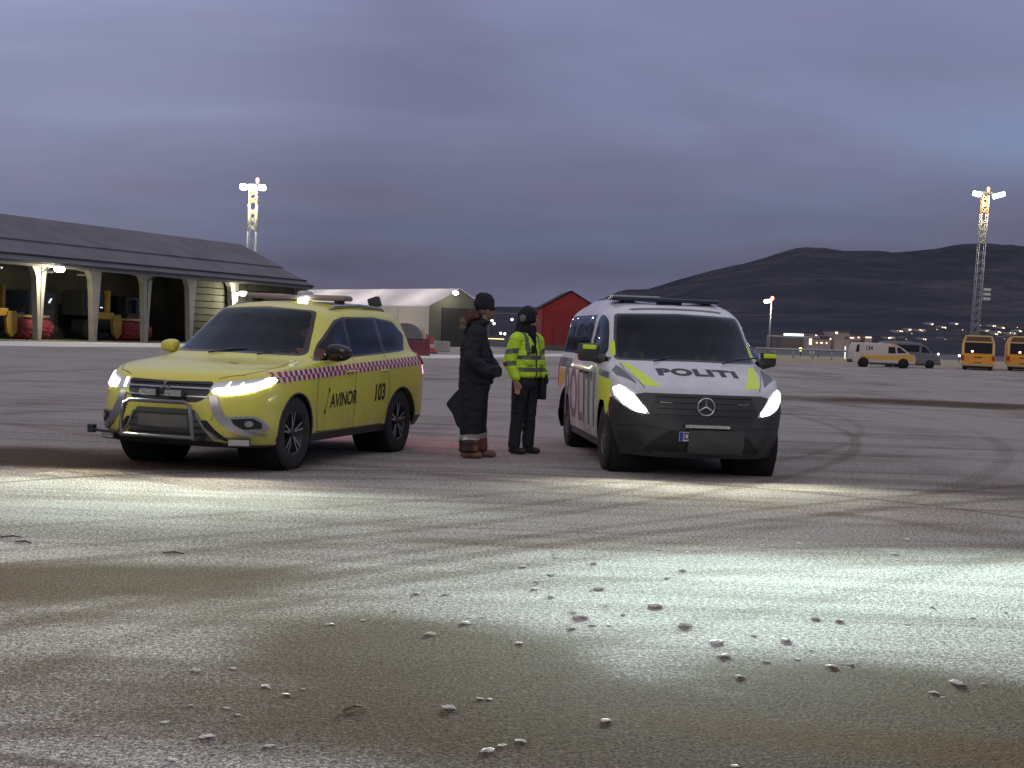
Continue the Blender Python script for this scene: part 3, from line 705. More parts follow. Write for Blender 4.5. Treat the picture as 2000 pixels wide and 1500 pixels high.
# ------------------------------------------------------------------ red barn
b0 = gp(1057, 684); b1 = gp(1148, 686); Yb = b0.y
br = (at(1148, 650, Yb) - at(1057, 650, Yb)).length; BE = at(1057, 598, Yb).z; BR = at(1106, 567, Yb).z
barn = thing('red_barn', 'red gabled barn standing behind the police van', 'barn', (b0.x, b0.y, 0), R(3))
M_barn = mat('red_boards', (.26, .022, .026), .8, var=.18, vscale=1.2)
bw = 4.9
bm = bmesh.new(); prism(bm, [(0, 0), (0, BE-.05), (bw/2, BR-.1), (bw, BE-.05), (bw, 0)], -9, 0, Matrix.Translation((0, 0, 0)) @ XZ); bmesh.ops.translate(bm, vec=(0, 9, 0), verts=bm.verts); obj('wall', bm, M_barn, barn)
bm = bmesh.new()
for k in range(24): bx(bm, (.1+k*bw/24, -.02, BE/2-.1), (.03, .03, BE-.3))
obj('battens', bm, mat('red_batten', (.20, .018, .02), .8), barn)
for s_, nm in ((0, 'roof'), (1, 'roof')):
    bm = bmesh.new(); x0, x1 = (-.25, bw/2) if s_ == 0 else (bw+.25, bw/2)
    v = [bm.verts.new(p) for p in ((x0, -.25, BE-.10), (x1, -.25, BR), (x1, 9.2, BR), (x0, 9.2, BE-.10))]; bm.faces.new(v); bmesh.ops.solidify(bm, geom=bm.faces[:], thickness=-.12); bmesh.ops.recalc_face_normals(bm, faces=bm.faces); obj(nm, bm, M_roof, barn)
box('door', (bw*.35, -.05, 1.25), (1.5, .06, 2.2), mat('barn_door_red', (.19, .016, .02), .8, var=.2), barn)
for s_ in (0, bw): box('corner_board', (s_, -.03, BE/2), (.14, .10, BE-.2), MATS['red_batten'], barn)
box('plinth', (bw/2, -.04, .25), (bw+.1, .12, .5), mat('grey_plinth', (.09, .08, .085), .9, var=.3), barn)

# ------------------------------------------------------------------ light masts
def lattice(bm, h, w0, w1, z0, step, r, tri=False):
    n_ = int((h-z0)/step); cs = [(-1, -1), (1, -1), (1, 1), (-1, 1)]
    def wd(z): return w0 + (w1-w0)*(z-z0)/(h-z0)
    for c in cs: tube(bm, [(c[0]*wd(z0)/2, c[1]*wd(z0)/2, z0), (c[0]*wd(h)/2, c[1]*wd(h)/2, h)], r, 6)
    for i in range(n_):
        za, zb = z0+i*step, z0+(i+1)*step
        for k in range(4):
            a, b_ = cs[k], cs[(k+1) % 4]
            tube(bm, [(a[0]*wd(za)/2, a[1]*wd(za)/2, za), (b_[0]*wd(zb)/2, b_[1]*wd(zb)/2, zb)], r*.55, 5, cap=False)
            tube(bm, [(b_[0]*wd(za)/2, b_[1]*wd(za)/2, za), (a[0]*wd(zb)/2, a[1]*wd(zb)/2, zb)], r*.55, 5, cap=False)
def mast(px, pyb, pyt, Y, wpx, lab, colr, lights, beacon):
    b_ = at(px, pyb, Y); top = at(px, pyt, Y).z; k = Y/FPX; w = wpx*k
    base = gp(px, pyb).z
    m_ = thing('light_mast', lab, 'light mast', (b_.x, Y, 0), 0, 'floodlight masts round the apron')
    sec = top*.30
    bm = bmesh.new(); lattice(bm, top-sec, w*1.15, w, 0, w*1.3, w*.05); obj('lower_lattice', bm, M_gal, m_)
    bm = bmesh.new(); lattice(bm, top-sec*.4, w, w*.98, top-sec, w*1.0, w*.06); obj('upper_lattice', bm, mat('mast_'+colr, (.55, .52, .40), .5), m_)
    bm = bmesh.new(); lattice(bm, top, w*.98, w*.96, top-sec*.4, w*1.0, w*.065); obj('orange_lattice', bm, mat('mast_orange', (.60, .26, .12), .5), m_)
    box('platform', (0, 0, top+.1), (w*2.2, w*1.6, .2), M_dark, m_)
    for (dx_, ww, tilt) in lights:
        fl = bpy.data.objects.new('floodlight', None); COL.objects.link(fl); fl.parent = m_; fl.location = (dx_*k, -w*.8, top-.15); fl.rotation_euler = (R(-35), R(tilt), 0)
        bm = bmesh.new(); bx(bm, (0, .12, .12), (ww*k*1.05, .5, .35), bevel=.06); obj('housing', bm, M_dark, fl)
        bm = bmesh.new(); bx(bm, (0, -.10, -.14), (ww*k, .6, .42), bevel=.18); obj('lens', bm, M_glowc, fl, smooth=True)
    bm = bmesh.new(); lathe(bm, [(0, .26), (.13, .2), (.19, .0), (.15, -.2), (.08, -.45)], 'z', 12, (beacon[0]*k, 0, top+.62)); bcn = obj('beacon', bm, mat('beacon_red', (1, .1, .05), .4, emit=(1, .18, .12), es=9) if colr == 'cream' else mat('beacon_orange', (1, .3, .05), .4, emit=(1, .40, .08), es=9), m_, smooth=True)
    plight(m_, (0, -w*2.0, top-1.0), 1600, (1, .95, .62), .4)
    return m_, top
mast(487, 628, 363, 150, 15, 'floodlight mast with orange and cream lattice behind the shed roof', 'cream', ((-17, 14, 0), (0, 17, 0), (19, 15, 0)), (7,))
mm2, tp = mast(1902, 655, 377, 190, 12, 'tall grey floodlight mast with orange beacon at the right', 'grey', ((-20, 17, 8), (22, 24, -18)), (5,))
mm2.rotation_euler = (0, R(1.6), 0)
bm = bmesh.new()
for k in range(3): bx(bm, (1.1, -.2, 8.2+k*.6), (.9, .5, .34), bevel=.05)
obj('sign_boards', bm, mat('pale_sign', (.5, .5, .48), .5), mm2)
# street lamp with red beacon
p = at(1501, 682, 150); k = 150/FPX; th_ = at(1501, 590, 150).z
lp = thing('lamp_post', 'lit lamp post with a red beacon right of the police van', 'lamp post', (p.x, 150, 0), 0); lp.rotation_euler = (0, R(1.0), 0)
bm = bmesh.new(); tube(bm, [(0, 0, 0), (0, 0, th_)], [.12, .07], 8); obj('post', bm, M_gal, lp)
bm = bmesh.new(); tube(bm, [(0, 0, th_-.1), (-.35, -.1, th_+.1)], .05, 6); obj('arm', bm, M_gal, lp)
bm = bmesh.new(); bx(bm, (-.42, -.2, th_+.08), (.75, .45, .36), Matrix.Rotation(R(-8), 3, 'Y'), bevel=.1); obj('lamp_head', bm, mat('lamp_head_on', (1, 1, 1), .4, emit=(1, .95, .70), es=8), lp, smooth=True)
bm = bmesh.new(); lathe(bm, [(0, .2), (.16, .12), (.16, -.12), (.05, -.2)], 'z', 10, (.06, 0, th_+.42)); obj('beacon', bm, MATS['beacon_red'], lp, smooth=True)
plight(lp, (-.4, -.7, th_-.3), 200, (1, .85, .55), .1)
# goal-like frame and guard rail beyond the verge
fr_ = thing('pipe_frame', 'long grey pipe barrier beyond the lamp post', 'barrier', (0, 0, 0))
a, b_, c_ = at(1499, 656, 165), at(1600, 659, 165), at(1499, 686, 165)
bm = bmesh.new(); tube(bm, [(a.x, 165, 0), (a.x, 165, a.z), (b_.x, 165, b_.z), (b_.x, 165, 0)], .10, 6); obj('tall_frame', bm, M_gal, fr_)
a, b_ = at(1475, 680, 140), at(1700, 687, 140)
bm = bmesh.new(); tube(bm, [(a.x, 140, a.z), (b_.x, 140, b_.z)], .10, 6)
obj('guard_rail', bm, M_gal, fr_)
for i in range(7):
    bm = bmesh.new(); q = a.lerp(b_, i/6); tube(bm, [(q.x, 140, 0), (q.x, 140, q.z-.1)], .06, 6); obj('rail_post', bm, M_gal, fr_)
for (px, py, h, wd_, m_, lab, cat, nm) in (
    (1582, 693, .85, .16, M_cream, 'left of two short white marker posts beyond the verge', 'marker post', 'marker_post'),
    (1589, 693, .85, .16, M_cream, 'right of two short white marker posts beyond the verge', 'marker post', 'marker_post'),
    (1650, 697, 1.35, .16, mat('lit_marker', (.8, .78, .7), .5, emit=(1, .95, .85), es=.8), 'bright white marker post left of the parked vans', 'marker post', 'marker_post'),
    (1563, 692, .8, .14, M_dark, 'glowing yellow-green ground light on the verge', 'ground light', 'ground_light'),
    (1832, 700, .8, .12, M_dark, 'white ground light between the parked vans and the bus', 'ground light', 'ground_light'),
    (1873, 705, .8, .12, M_dark, 'white ground light just left of the complete yellow bus', 'ground light', 'ground_light')):
    p = gp(px, py+4); o = thing(nm, lab, cat, (p.x, p.y, 0), 0, 'markers and lights along the verge')
    bm = bmesh.new(); tube(bm, [(0, 0, 0), (0, 0, h)], wd_/2 if nm == 'marker_post' else .04, 8); obj('post', bm, m_, o)
    if nm == 'ground_light':
        g_ = mat('green_light', (1, 1, 1), .4, emit=(.75, 1, .10), es=5) if px < 1600 else mat('white_light', (1, 1, 1), .4, emit=(1, 1, .9), es=5)
        bm = bmesh.new(); r = bmesh.ops.create_icosphere(bm, subdivisions=2, radius=.20 if px < 1600 else .13); bmesh.ops.translate(bm, vec=(0, 0, h), verts=bm.verts); obj('lens', bm, g_, o, smooth=True)
    else: box('cap', (0, 0, h+.02), (wd_*1.2, wd_*1.2, .04), M_dark, o)

# ------------------------------------------------------------------ yellow buses seen from behind
M_bus = mat('bus_orange', (.72, .33, .02), .4, var=.1, vscale=1); M_busf = mat('bus_cream_frame', (.62, .46, .20), .5); M_busg = mat('bus_glass', (.015, .014, .016), .08)
def bus(px, pyb, lab, wpx=62, hpx=70):
    p = gp(px, pyb); k = p.y/FPX; w, h = wpx*k, hpx*k
    o = thing('yellow_bus', lab, 'bus', (p.x, p.y, 0), R(-17.5), 'yellow buses parked on the apron')
    ln = 10
    sec = rounded([(-w/2, .42), (-w/2, h*.72), (-w*.40, h*.97), (w*.40, h*.97), (w/2, h*.72), (w/2, .42)], .25, 5)
    bm = bmesh.new(); prism(bm, sec, 0, ln, XZ); obj('body', bm, M_bus, o, smooth=True)
    bm = bmesh.new(); g = rounded([(-w*.41, h*.47), (-w*.41, h*.76), (w*.41, h*.76), (w*.41, h*.47)], .08); prism(bm, g, -.05, .02, XZ); obj('rear_window', bm, M_busg, o)
    bm = bmesh.new(); g = rounded([(-w*.40, h*.81), (-w*.34, h*.92), (w*.34, h*.92), (w*.40, h*.81)], .06); prism(bm, g, -.05, .02, XZ); obj('destination_panel', bm, mat('bus_brown_panel', (.10, .06, .03), .5), o)
    for s_ in (-1, 1):
        bm = bmesh.new(); prism(bm, [(s_*w*.495, h*.42), (s_*w*.43, h*.42), (s_*w*.43, h*.78), (s_*w*.36, h*.955), (s_*w*.41, h*.955), (s_*w*.495, h*.73)], -.10, .02, XZ); obj('corner_pillar', bm, M_busf, o)
        bm = bmesh.new(); bx(bm, (s_*w*.46, -.05, h*.34), (w*.07, .08, h*.12), bevel=.02); obj('tail_light', bm, M_redl, o)
        bm = bmesh.new(); bx(bm, (s_*w*.38, .8, .42), (.30, .9, .84), bevel=.1); obj('wheel', bm, M_rub, o)
    bm = bmesh.new(); prism(bm, rounded([(-w*.41, h*.935), (-w*.40, h*.965), (w*.40, h*.965), (w*.41, h*.935)], .02), -.10, .02, XZ); bx(bm, (0, -.05, h*.785), (w*.84, .08, .07)); obj('cream_trim', bm, M_busf, o)
    box('hatch_handle', (0, -.05, h*.20), (w*.22, .08, .09), M_dark, o); box('hatch_recess', (0, -.04, h*.36), (w*.25, .06, .10), MATS['bus_brown_panel'], o)
    box('hatch', (0, -.03, h*.27), (w*.8, .05, h*.22), mat('bus_hatch', (.66, .29, .02), .45, var=.15), o, bevel=.01)
    box('bumper', (0, .02, .40), (w*.98, .30, .22), mat('bus_bumper', (.42, .30, .12), .6), o, bevel=.04)
    box('skirt', (0, .6, .27), (w*.92, 1.0, .28), M_dark, o)
    rl = thing_ = box('interior_light', (-w*.18 if px < 1950 else -w*.12, -.06, h*.52), (.16, .03, .14), mat('warm_light', (1, 1, 1), .4, emit=(1, .5, .35), es=2.4 if px < 1950 else 2.4), o, bevel=.03)
bus(1909, 723, 'yellow bus seen whole from behind, left of the two buses')
bus(1998, 725, 'yellow bus cut off by the right edge of the photo')

# ------------------------------------------------------------------ parked vans in the distance
def far_van(px, pyb, Y, lab, prof, wins, colr, lower=None, sc=1.0, extra=None, nm='parked_van'):
    p = at(px, pyb, Y)
    g0 = gp(px, pyb); o = thing(nm, lab, 'van', (g0.x, g0.y, 0), 0, 'vans parked on the apron', sc)
    bm = bmesh.new(); prism(bm, prof, 0, 1.75, XZ)
    es = [e_ for e_ in bm.edges if abs(e_.verts[0].co.y-e_.verts[1].co.y) < .01]
    bmesh.ops.bevel(bm, geom=es, offset=.10, segments=3, affect='EDGES', profile=.6, clamp_overlap=True)
    obj('body', bm, colr, o, smooth=True)
    for w in wins:
        bm = bmesh.new(); prism(bm, rounded(w, .06, 3), -.015, .02, XZ); obj('side_window', bm, M_busg, o)
    L_ = prof[-1][0] if False else max(q[0] for q in prof)
    for x_ in (.85, L_-.95):
        wh = bpy.data.objects.new('wheel', None); COL.objects.link(wh); wh.parent = o; wh.location = (x_, .12, .33)
        bm = bmesh.new(); lathe(bm, [(.20, -.13), (.31, -.13), (.33, 0), (.31, .13), (.20, .13), (.20, -.13)], 'y', 24); obj('tyre', bm, M_rub, wh)
        bm = bmesh.new(); lathe(bm, [(0, -.10), (.2, -.11), (.2, .1)], 'y', 20); obj('rim', bm, M_gal, wh)
        bm = bmesh.new(); lathe(bm, [(0, -.0), (.41, .0), (.41, .25), (0, .25)], 'y', 24, (x_, -.012, .36)); obj('wheel_arch', bm, M_well, o)
    box('bumper', (L_-.03, .85, .45), (.16, 1.6, .28), M_blk, o, bevel=.04); box('bumper', (.02, .85, .45), (.14, 1.6, .26), M_blk, o, bevel=.04)
    box('sill', (L_/2, .02, .30), (L_-2.6, .04, .14), M_blk, o)
    return o
M_lw = mat('cream_white_paint', (.50, .44, .40), .45, var=.1); M_lg = mat('silver_grey_paint', (.13, .13, .15), .4, var=.1)
tv = far_van(1664, 716, 118, 'white panel van with yellow front and lower flank, number 134', [(.02, .35), (.0, 1.1), (.12, 1.62), (.3, 1.88), (3.2, 1.86), (3.9, 1.5), (4.35, 1.15), (4.75, 1.02), (4.86, .75), (4.84, .32)],
    [[(.22, 1.15), (.34, 1.72), (.5, 1.72), (.5, 1.15)], [(2.72, 1.12), (2.72, 1.62), (3.22, 1.62), (3.32, 1.12)], [(3.42, 1.15), (3.36, 1.62), (3.62, 1.58), (4.12, 1.18)]], M_lw, sc=.90)
yl = mat('yellow_flank_film', (.55, .33, .05), .5, var=.1)
bm = bmesh.new(); prism(bm, [(.65, .62), (.6, .92), (3.9, .98), (3.9, 1.10), (4.45, 1.10), (4.70, .98), (4.72, .62)], -.008, .01, XZ); obj('yellow_flank', bm, yl, tv)
bm = bmesh.new(); prism(bm, [(3.4, 1.66), (3.3, 1.84), (2.95, 1.84), (3.2, 1.66)], -.008, .01, XZ); obj('yellow_corner', bm, yl, tv)
b2 = text_mesh('134', .42, .012, .9, step=0); bmesh.ops.transform(b2, matrix=Matrix.Translation((1.25, -.012, 1.45)) @ Matrix.Rotation(R(90), 4, 'X'), verts=b2.verts); obj('lettering', b2, M_txt, tv)
box('roof_bar', (.55, .85, 1.93), (.5, 1.2, .08), M_dark, tv)
mv = far_van(1704, 716.5, 124, 'taller silver grey minibus mostly hidden behind the white van', [(.02, .35), (.0, 1.6), (.15, 2.15), (.35, 2.28), (3.6, 2.28), (4.2, 2.0), (4.75, 1.35), (5.35, 1.15), (5.5, .8), (5.48, .32)],
    [[(.3, 1.45), (.35, 2.05), (1.0, 2.05), (1.0, 1.45)], [(1.15, 1.45), (1.15, 2.05), (3.55, 2.05), (3.55, 1.45)], [(3.75, 1.4), (3.75, 2.0), (4.1, 1.92), (4.55, 1.4)]], M_lg, sc=.90)
mv.location.y += 3.2; mv.location.x += 1.3; mv.scale = (.80,)*3
box('ladder_rack', (1.8, .85, 2.33), (2.4, 1.2, .08), M_gal, mv)
ov = far_van(1741, 716.5, 121, 'small orange-fronted van between the white van and the grey minibus', [(.02, .35), (.0, 1.1), (.3, 1.6), (1.2, 1.6), (1.7, 1.12), (2.3, .95), (2.4, .7), (2.38, .32)],
    [[(.3, 1.1), (.4, 1.5), (1.1, 1.5), (1.4, 1.1)]], mat('orange_paint', (.48, .25, .03), .5), sc=.85)
ov.location.y += 1.6; ov.location.x += .1

# ------------------------------------------------------------------ far buildings, town lights
M_wallp = mat('pale_render', (.42, .34, .30), .8, var=.25, vscale=.3); M_wallb = mat('brown_render', (.16, .13, .12), .85, var=.2, vscale=.3)
M_win = mat('lit_window', (1, 1, 1), .4, emit=(1, .80, .50), es=2.2); M_wincold = mat('lit_window_cold', (1, 1, 1), .4, emit=(.82, 1, .98), es=3.5); M_sign = mat('long_lit_front', (1, 1, 1), .4, emit=(.80, 1.0, .96), es=2.2)
def far_building(nm, lab, px, py, wpx, hpx, Y, wall, wins, cat='building', roof=None, dep=14, grp='buildings beyond the airfield', dims=1.0):
    a = at(px, py, Y); k = Y/FPX; w, h = wpx*k, hpx*k; base = hill_z(a.x, Y); z0 = a.z-h/2
    o = thing(nm, lab, cat, (a.x, Y, z0), 0, grp)
    bm = bmesh.new(); bx(bm, (0, dep/2, h/2-1.5), (w, dep, h+3)); obj('wall', bm, wall, o)
    bm = bmesh.new()
    if roof == 'gable': prism(bm, [(-w*.51, h), (0, h+w*.16), (w*.51, h)], -.2, dep+.2, XZ)
    else: bx(bm, (0, dep/2, h+.15), (w*1.03, dep*1.05, .3))
    obj('roof', bm, M_roof, o)
    for (fx, fz, fw, fh, m_) in wins:
        box('window', ((fx-.5)*w, -.06, fz*h), (fw*w, .12, fh*h), m_, o)
    return o
RID = [(-6000, 640), (900, 601), (960, 600), (1060, 602), (1150, 599), (1192, 576), (1215, 570), (1250, 569), (1290, 556), (1340, 541), (1400, 526), (1480, 511), (1530, 496), (1560, 490), (1600, 493), (1660, 499), (1700, 497), (1740, 500), (1800, 496), (1880, 488), (1930, 487), (2000, 490), (2200, 498), (3000, 520), (6000, 560)]
def ridge_px(px):
    for (a, ya), (b_, yb) in zip(RID, RID[1:]):
        if a <= px <= b_: f = (px-a)/(b_-a); return ya+(yb-ya)*f
    return 600
def hill_z(x, y):
    px = 1000 + x/y*FPX                                    # bearing of the spot (the ridge runs across the view)
    hz = 650 + .0385*(px-1000)
    top = max(0, hz-ridge_px(px))*3000/FPX
    t_ = (y-420)/(3000-420)
    if t_ <= 0: return 0
    if t_ < 1: f = (t_**1.5*.35+.65*t_*t_*(3-2*t_))
    else: f = max(.0, 1-(t_-1)*.9)
    right = min(1, max(0, (px-1150)/250))
    rise = 6*min(1, t_*5) + 26*math.exp(-((t_-.28)/.16)**2)*right
    base = top*f + rise*(1-min(1, t_))*.8
    if 0 < t_ <= 1:
        base += (noise.noise(Vector((x*.004, y*.004, 3)))*30 + noise.noise(Vector((x*.013, y*.013, 1)))*12 + noise.noise(Vector((x*.035, y*.02, 5)))*5)*min(1, t_*1.5)*(1-t_)**.5*(top/190)
    if t_ > .9: base += noise.noise(Vector((x*.01, 7, 1)))*2.5 + noise.noise(Vector((x*.045, 9, 1)))*1.6
    return base
bm = bmesh.new(); NX, NY = 300, 90; G = []
for j in range(NY+1):
    y = 420*(4500/420)**(j/NY) if j else 420
    G.append([bm.verts.new((-.85*y + 2.0*y*i/NX, y, hill_z(-.85*y+2.0*y*i/NX, y)-(.3 if j == 0 else 0))) for i in range(NX+1)])
for a, b_ in zip(G, G[1:]):
    for i in range(NX): bm.faces.new((a[i], a[i+1], b_[i+1], b_[i]))
bmesh.ops.recalc_face_normals(bm, faces=bm.faces)
HM = mat('wooded_hillside', (.050, .050, .062), 1.0, spec=0); t = HM.node_tree; b = t.nodes['Principled BSDF']; tcn = N(t, 'ShaderNodeTexCoord'); P0 = tcn.outputs['Object']
k1 = rng(noise_(.004, 8, .7), .35, .65); k2 = rng(noise_(.03, 8, .85, (1, 1, 2)), .36, .66); k3 = rng(noise_(.0032, 8, .75, (1, 1, 5)), .58, .70, 0, .55)
mxx = N(t, 'ShaderNodeMixRGB'); mxx.inputs[1].default_value = (.040, .046, .064, 1); mxx.inputs[2].default_value = (.105, .098, .108, 1); L(t, mth('MULTIPLY', k1, k2), mxx.inputs[0])
mx3 = N(t, 'ShaderNodeMixRGB'); L(t, k3, mx3.inputs[0]); L(t, mxx.outputs[0], mx3.inputs[1]); mx3.inputs[2].default_value = (.17, .150, .155, 1); L(t, mx3.outputs[0], b.inputs['Base Color'])
obj('mountain', bm, HM, smooth=True, kind='structure')
far_building('long_building', 'long low building with brilliant cold white front right of the lamp post', 1550, 655, 40, 8, 330, M_wallb, ((.5, .5, .96, .85, M_sign),))
far_building('terminal_building', 'brown flat building with warm lit front left of the parked vans', 1600, 667, 45, 17, 360, M_wallp, ((.12, .45, .10, .7, M_win), (.40, .35, .06, .12, M_win), (.60, .35, .10, .12, M_win), (.82, .35, .06, .12, M_win), (.98, .85, .05, .2, M_win), (.5, .85, .94, .12, M_wallb)))
far_building('annex_building', 'small pale annex above the brown flat building', 1600, 656, 20, 7, 380, M_wallp, ((.2, .6, .15, .3, M_win),))
far_building('stepped_building', 'pale stepped building with a lit upper corner', 1645, 656, 30, 16, 380, M_wallp, ((.12, .85, .14, .22, M_win), (.8, .3, .25, .3, M_wallb)))
far_building('side_building', 'lower pale wing right of the stepped building', 1669, 660, 26, 11, 385, M_wallp, ((.3, .5, .3, .15, M_win), (.8, .6, .1, .2, M_win)))
far_building('small_house', 'pale house just above the roof of the white van', 1696, 662, 14, 10, 385, M_wallp, ((.5, .8, .8, .2, M_win),), 'house')
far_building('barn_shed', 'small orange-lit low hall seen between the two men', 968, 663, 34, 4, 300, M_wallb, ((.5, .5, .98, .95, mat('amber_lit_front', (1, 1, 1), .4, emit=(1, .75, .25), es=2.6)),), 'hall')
hs = random.Random(5)
desc = ['whitish', 'grey', 'brown', 'cream', 'pale pink', 'dim grey', 'dark brown']
spots = [(1757, 648, 16, 'cream'), (1778, 645, 8, 'w'), (1800, 646, 18, 'cream'), (1781, 652, 12, 'g'), (1819, 634, 9, 'w'), (1843, 641, 10, 'w'), (1830, 644, 14, 'g'), (1742, 661, 16, 'w'), (1770, 663, 12, 'g'), (1806, 664, 8, 'w'), (1880, 645, 18, 'g'), (1846, 663, 8, 'g'), (1942, 638, 8, 'w'), (1959, 641, 6, 'w'), (1929, 647, 14, 'cream'), (1956, 650, 18, 'w'), (1978, 652, 16, 'cream'), (1987, 640, 14, 'g'), (1946, 654, 8, 'w'), (1992, 648, 8, 'w'), (1915, 636, 8, 'g'), (1868, 634, 7, 'w'), (1976, 660, 8, 'g'), (1962, 662, 8, 'g')]
where = ['leftmost house of the hillside row, above the white van', 'tiny house right of the leftmost hillside house', 'wide cream house in the middle of the hillside row over the grey minibus', 'small house just below the wide cream one', 'highest house on the slope left of the tall mast', 'lit house a little below the highest one', 'grey house under the highest one', 'low lit house right over the white van roof', 'grey house over the grey minibus roof', 'lone lit house on the dark slope over the minibus bonnet', 'long grey roof left of the bus', 'dim house low on the slope left of the bus', 'lit house highest between the mast and the right edge', 'tiny lit house right of the mast beside a taller one', 'cream house just right of the mast foot', 'wide lit house over the gap between the two buses', 'cream house over the left corner of the cut-off bus', 'dim long roof high near the right edge', 'small lit house close under the wide lit one', 'lit house at the right edge above the cut-off bus', 'small grey house beside the mast foot', 'small lit house high between slope and mast', 'dim house over the roof of the cut-off bus', 'dim house in the dark gap between the buses']
for (px, py, w, c), wh_ in zip(spots, where):
    Y = None
    for yy in range(450, 2400, 10):
        q = at(px, py+1, yy)
        if hill_z(q.x, yy) >= q.z: Y = yy; break
    Y = Y or 1500
    wins = [(hs.uniform(.15, .85), hs.uniform(.4, .7), hs.uniform(.08, .16)*(1.4 if c == 'w' else .8), .25, M_win) for _ in range(3 if c == 'w' else 2 if c == 'cream' else 1)]
    if c == 'g': wins = [(.5, .5, .07, .2, M_win)]
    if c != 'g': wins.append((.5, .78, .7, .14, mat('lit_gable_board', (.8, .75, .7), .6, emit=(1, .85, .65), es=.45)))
    far_building('hillside_house', wh_, px, py-.5, w, 5.5, Y-6, M_wallp if c != 'g' else M_wallb, wins, 'house', 'gable' if w < 13 else None, 9, 'houses on the hillside')
# street lights seen between the two men
for (px, py, lab) in ((961, 626, 'upper of two street lights right of the navy man\'s shoulder'), (965, 632, 'lower of two street lights right of the navy man\'s shoulder'), (978, 651, 'left one of a low pair of street lights between the men'), (986, 652, 'right one of a low pair of street lights between the men'), (1000, 624, 'single street light left of the hooded man'), (1770, 706, 'x')):
    if lab == 'x': continue
    Y = 420; a = at(px, py, Y); o = thing('street_light', lab, 'street light', (a.x, Y, hill_z(a.x, Y)), 0, 'distant street lights')
    zt = a.z - hill_z(a.x, Y)
    bm = bmesh.new(); tube(bm, [(0, 0, 0), (0, 0, zt)], .09, 6); obj('post', bm, M_dark, o)
    bm = bmesh.new(); bmesh.ops.create_icosphere(bm, subdivisions=2, radius=.36); bmesh.ops.translate(bm, vec=(0, -.3, zt), verts=bm.verts); obj('lamp', bm, mat('street_glow', (1, 1, 1), .4, emit=(1, .97, .85), es=5), o, smooth=True)
# dark shrub belt beyond the field, between buildings and verge
def shrub(x, y, s, lab, seed):
    rr = random.Random(seed); o = thing('bare_shrub', lab, 'shrub', (x, y, 0), 0, 'bare shrubs beyond the airfield')
    bm = bmesh.new()
    for i in range(9):
        a = rr.uniform(0, 6.28); tube(bm, [(0, 0, 0), (math.cos(a)*s*.2, math.sin(a)*s*.2, s*.5), (math.cos(a)*s*.45, math.sin(a)*s*.45, s*rr.uniform(.8, 1.0))], [.08, .05, .02], 5)
    obj('stems', bm, mat('dark_bark', (.03, .022, .02), .9), o)
    bm = bmesh.new()
    for i in range(260):
        a = rr.uniform(0, 6.28); rad = s*.62*math.sqrt(rr.random()); z = s*(.25+.75*rr.random()*(1-(rad/(s*.66))**2*.7)); c = Vector((math.cos(a)*rad*1.4, math.sin(a)*rad, z)); q = s*.07
        d1 = Vector((rr.gauss(0, 1), rr.gauss(0, 1), rr.gauss(0, 1))).normalized()*q; d2 = d1.orthogonal().normalized()*q*.6
        bm.faces.new([bm.verts.new(c+d1), bm.verts.new(c+d2), bm.verts.new(c-d1), bm.verts.new(c-d2)])
    obj('twigs', bm, mat('dark_twigs', (.040, .030, .030), .95), o)
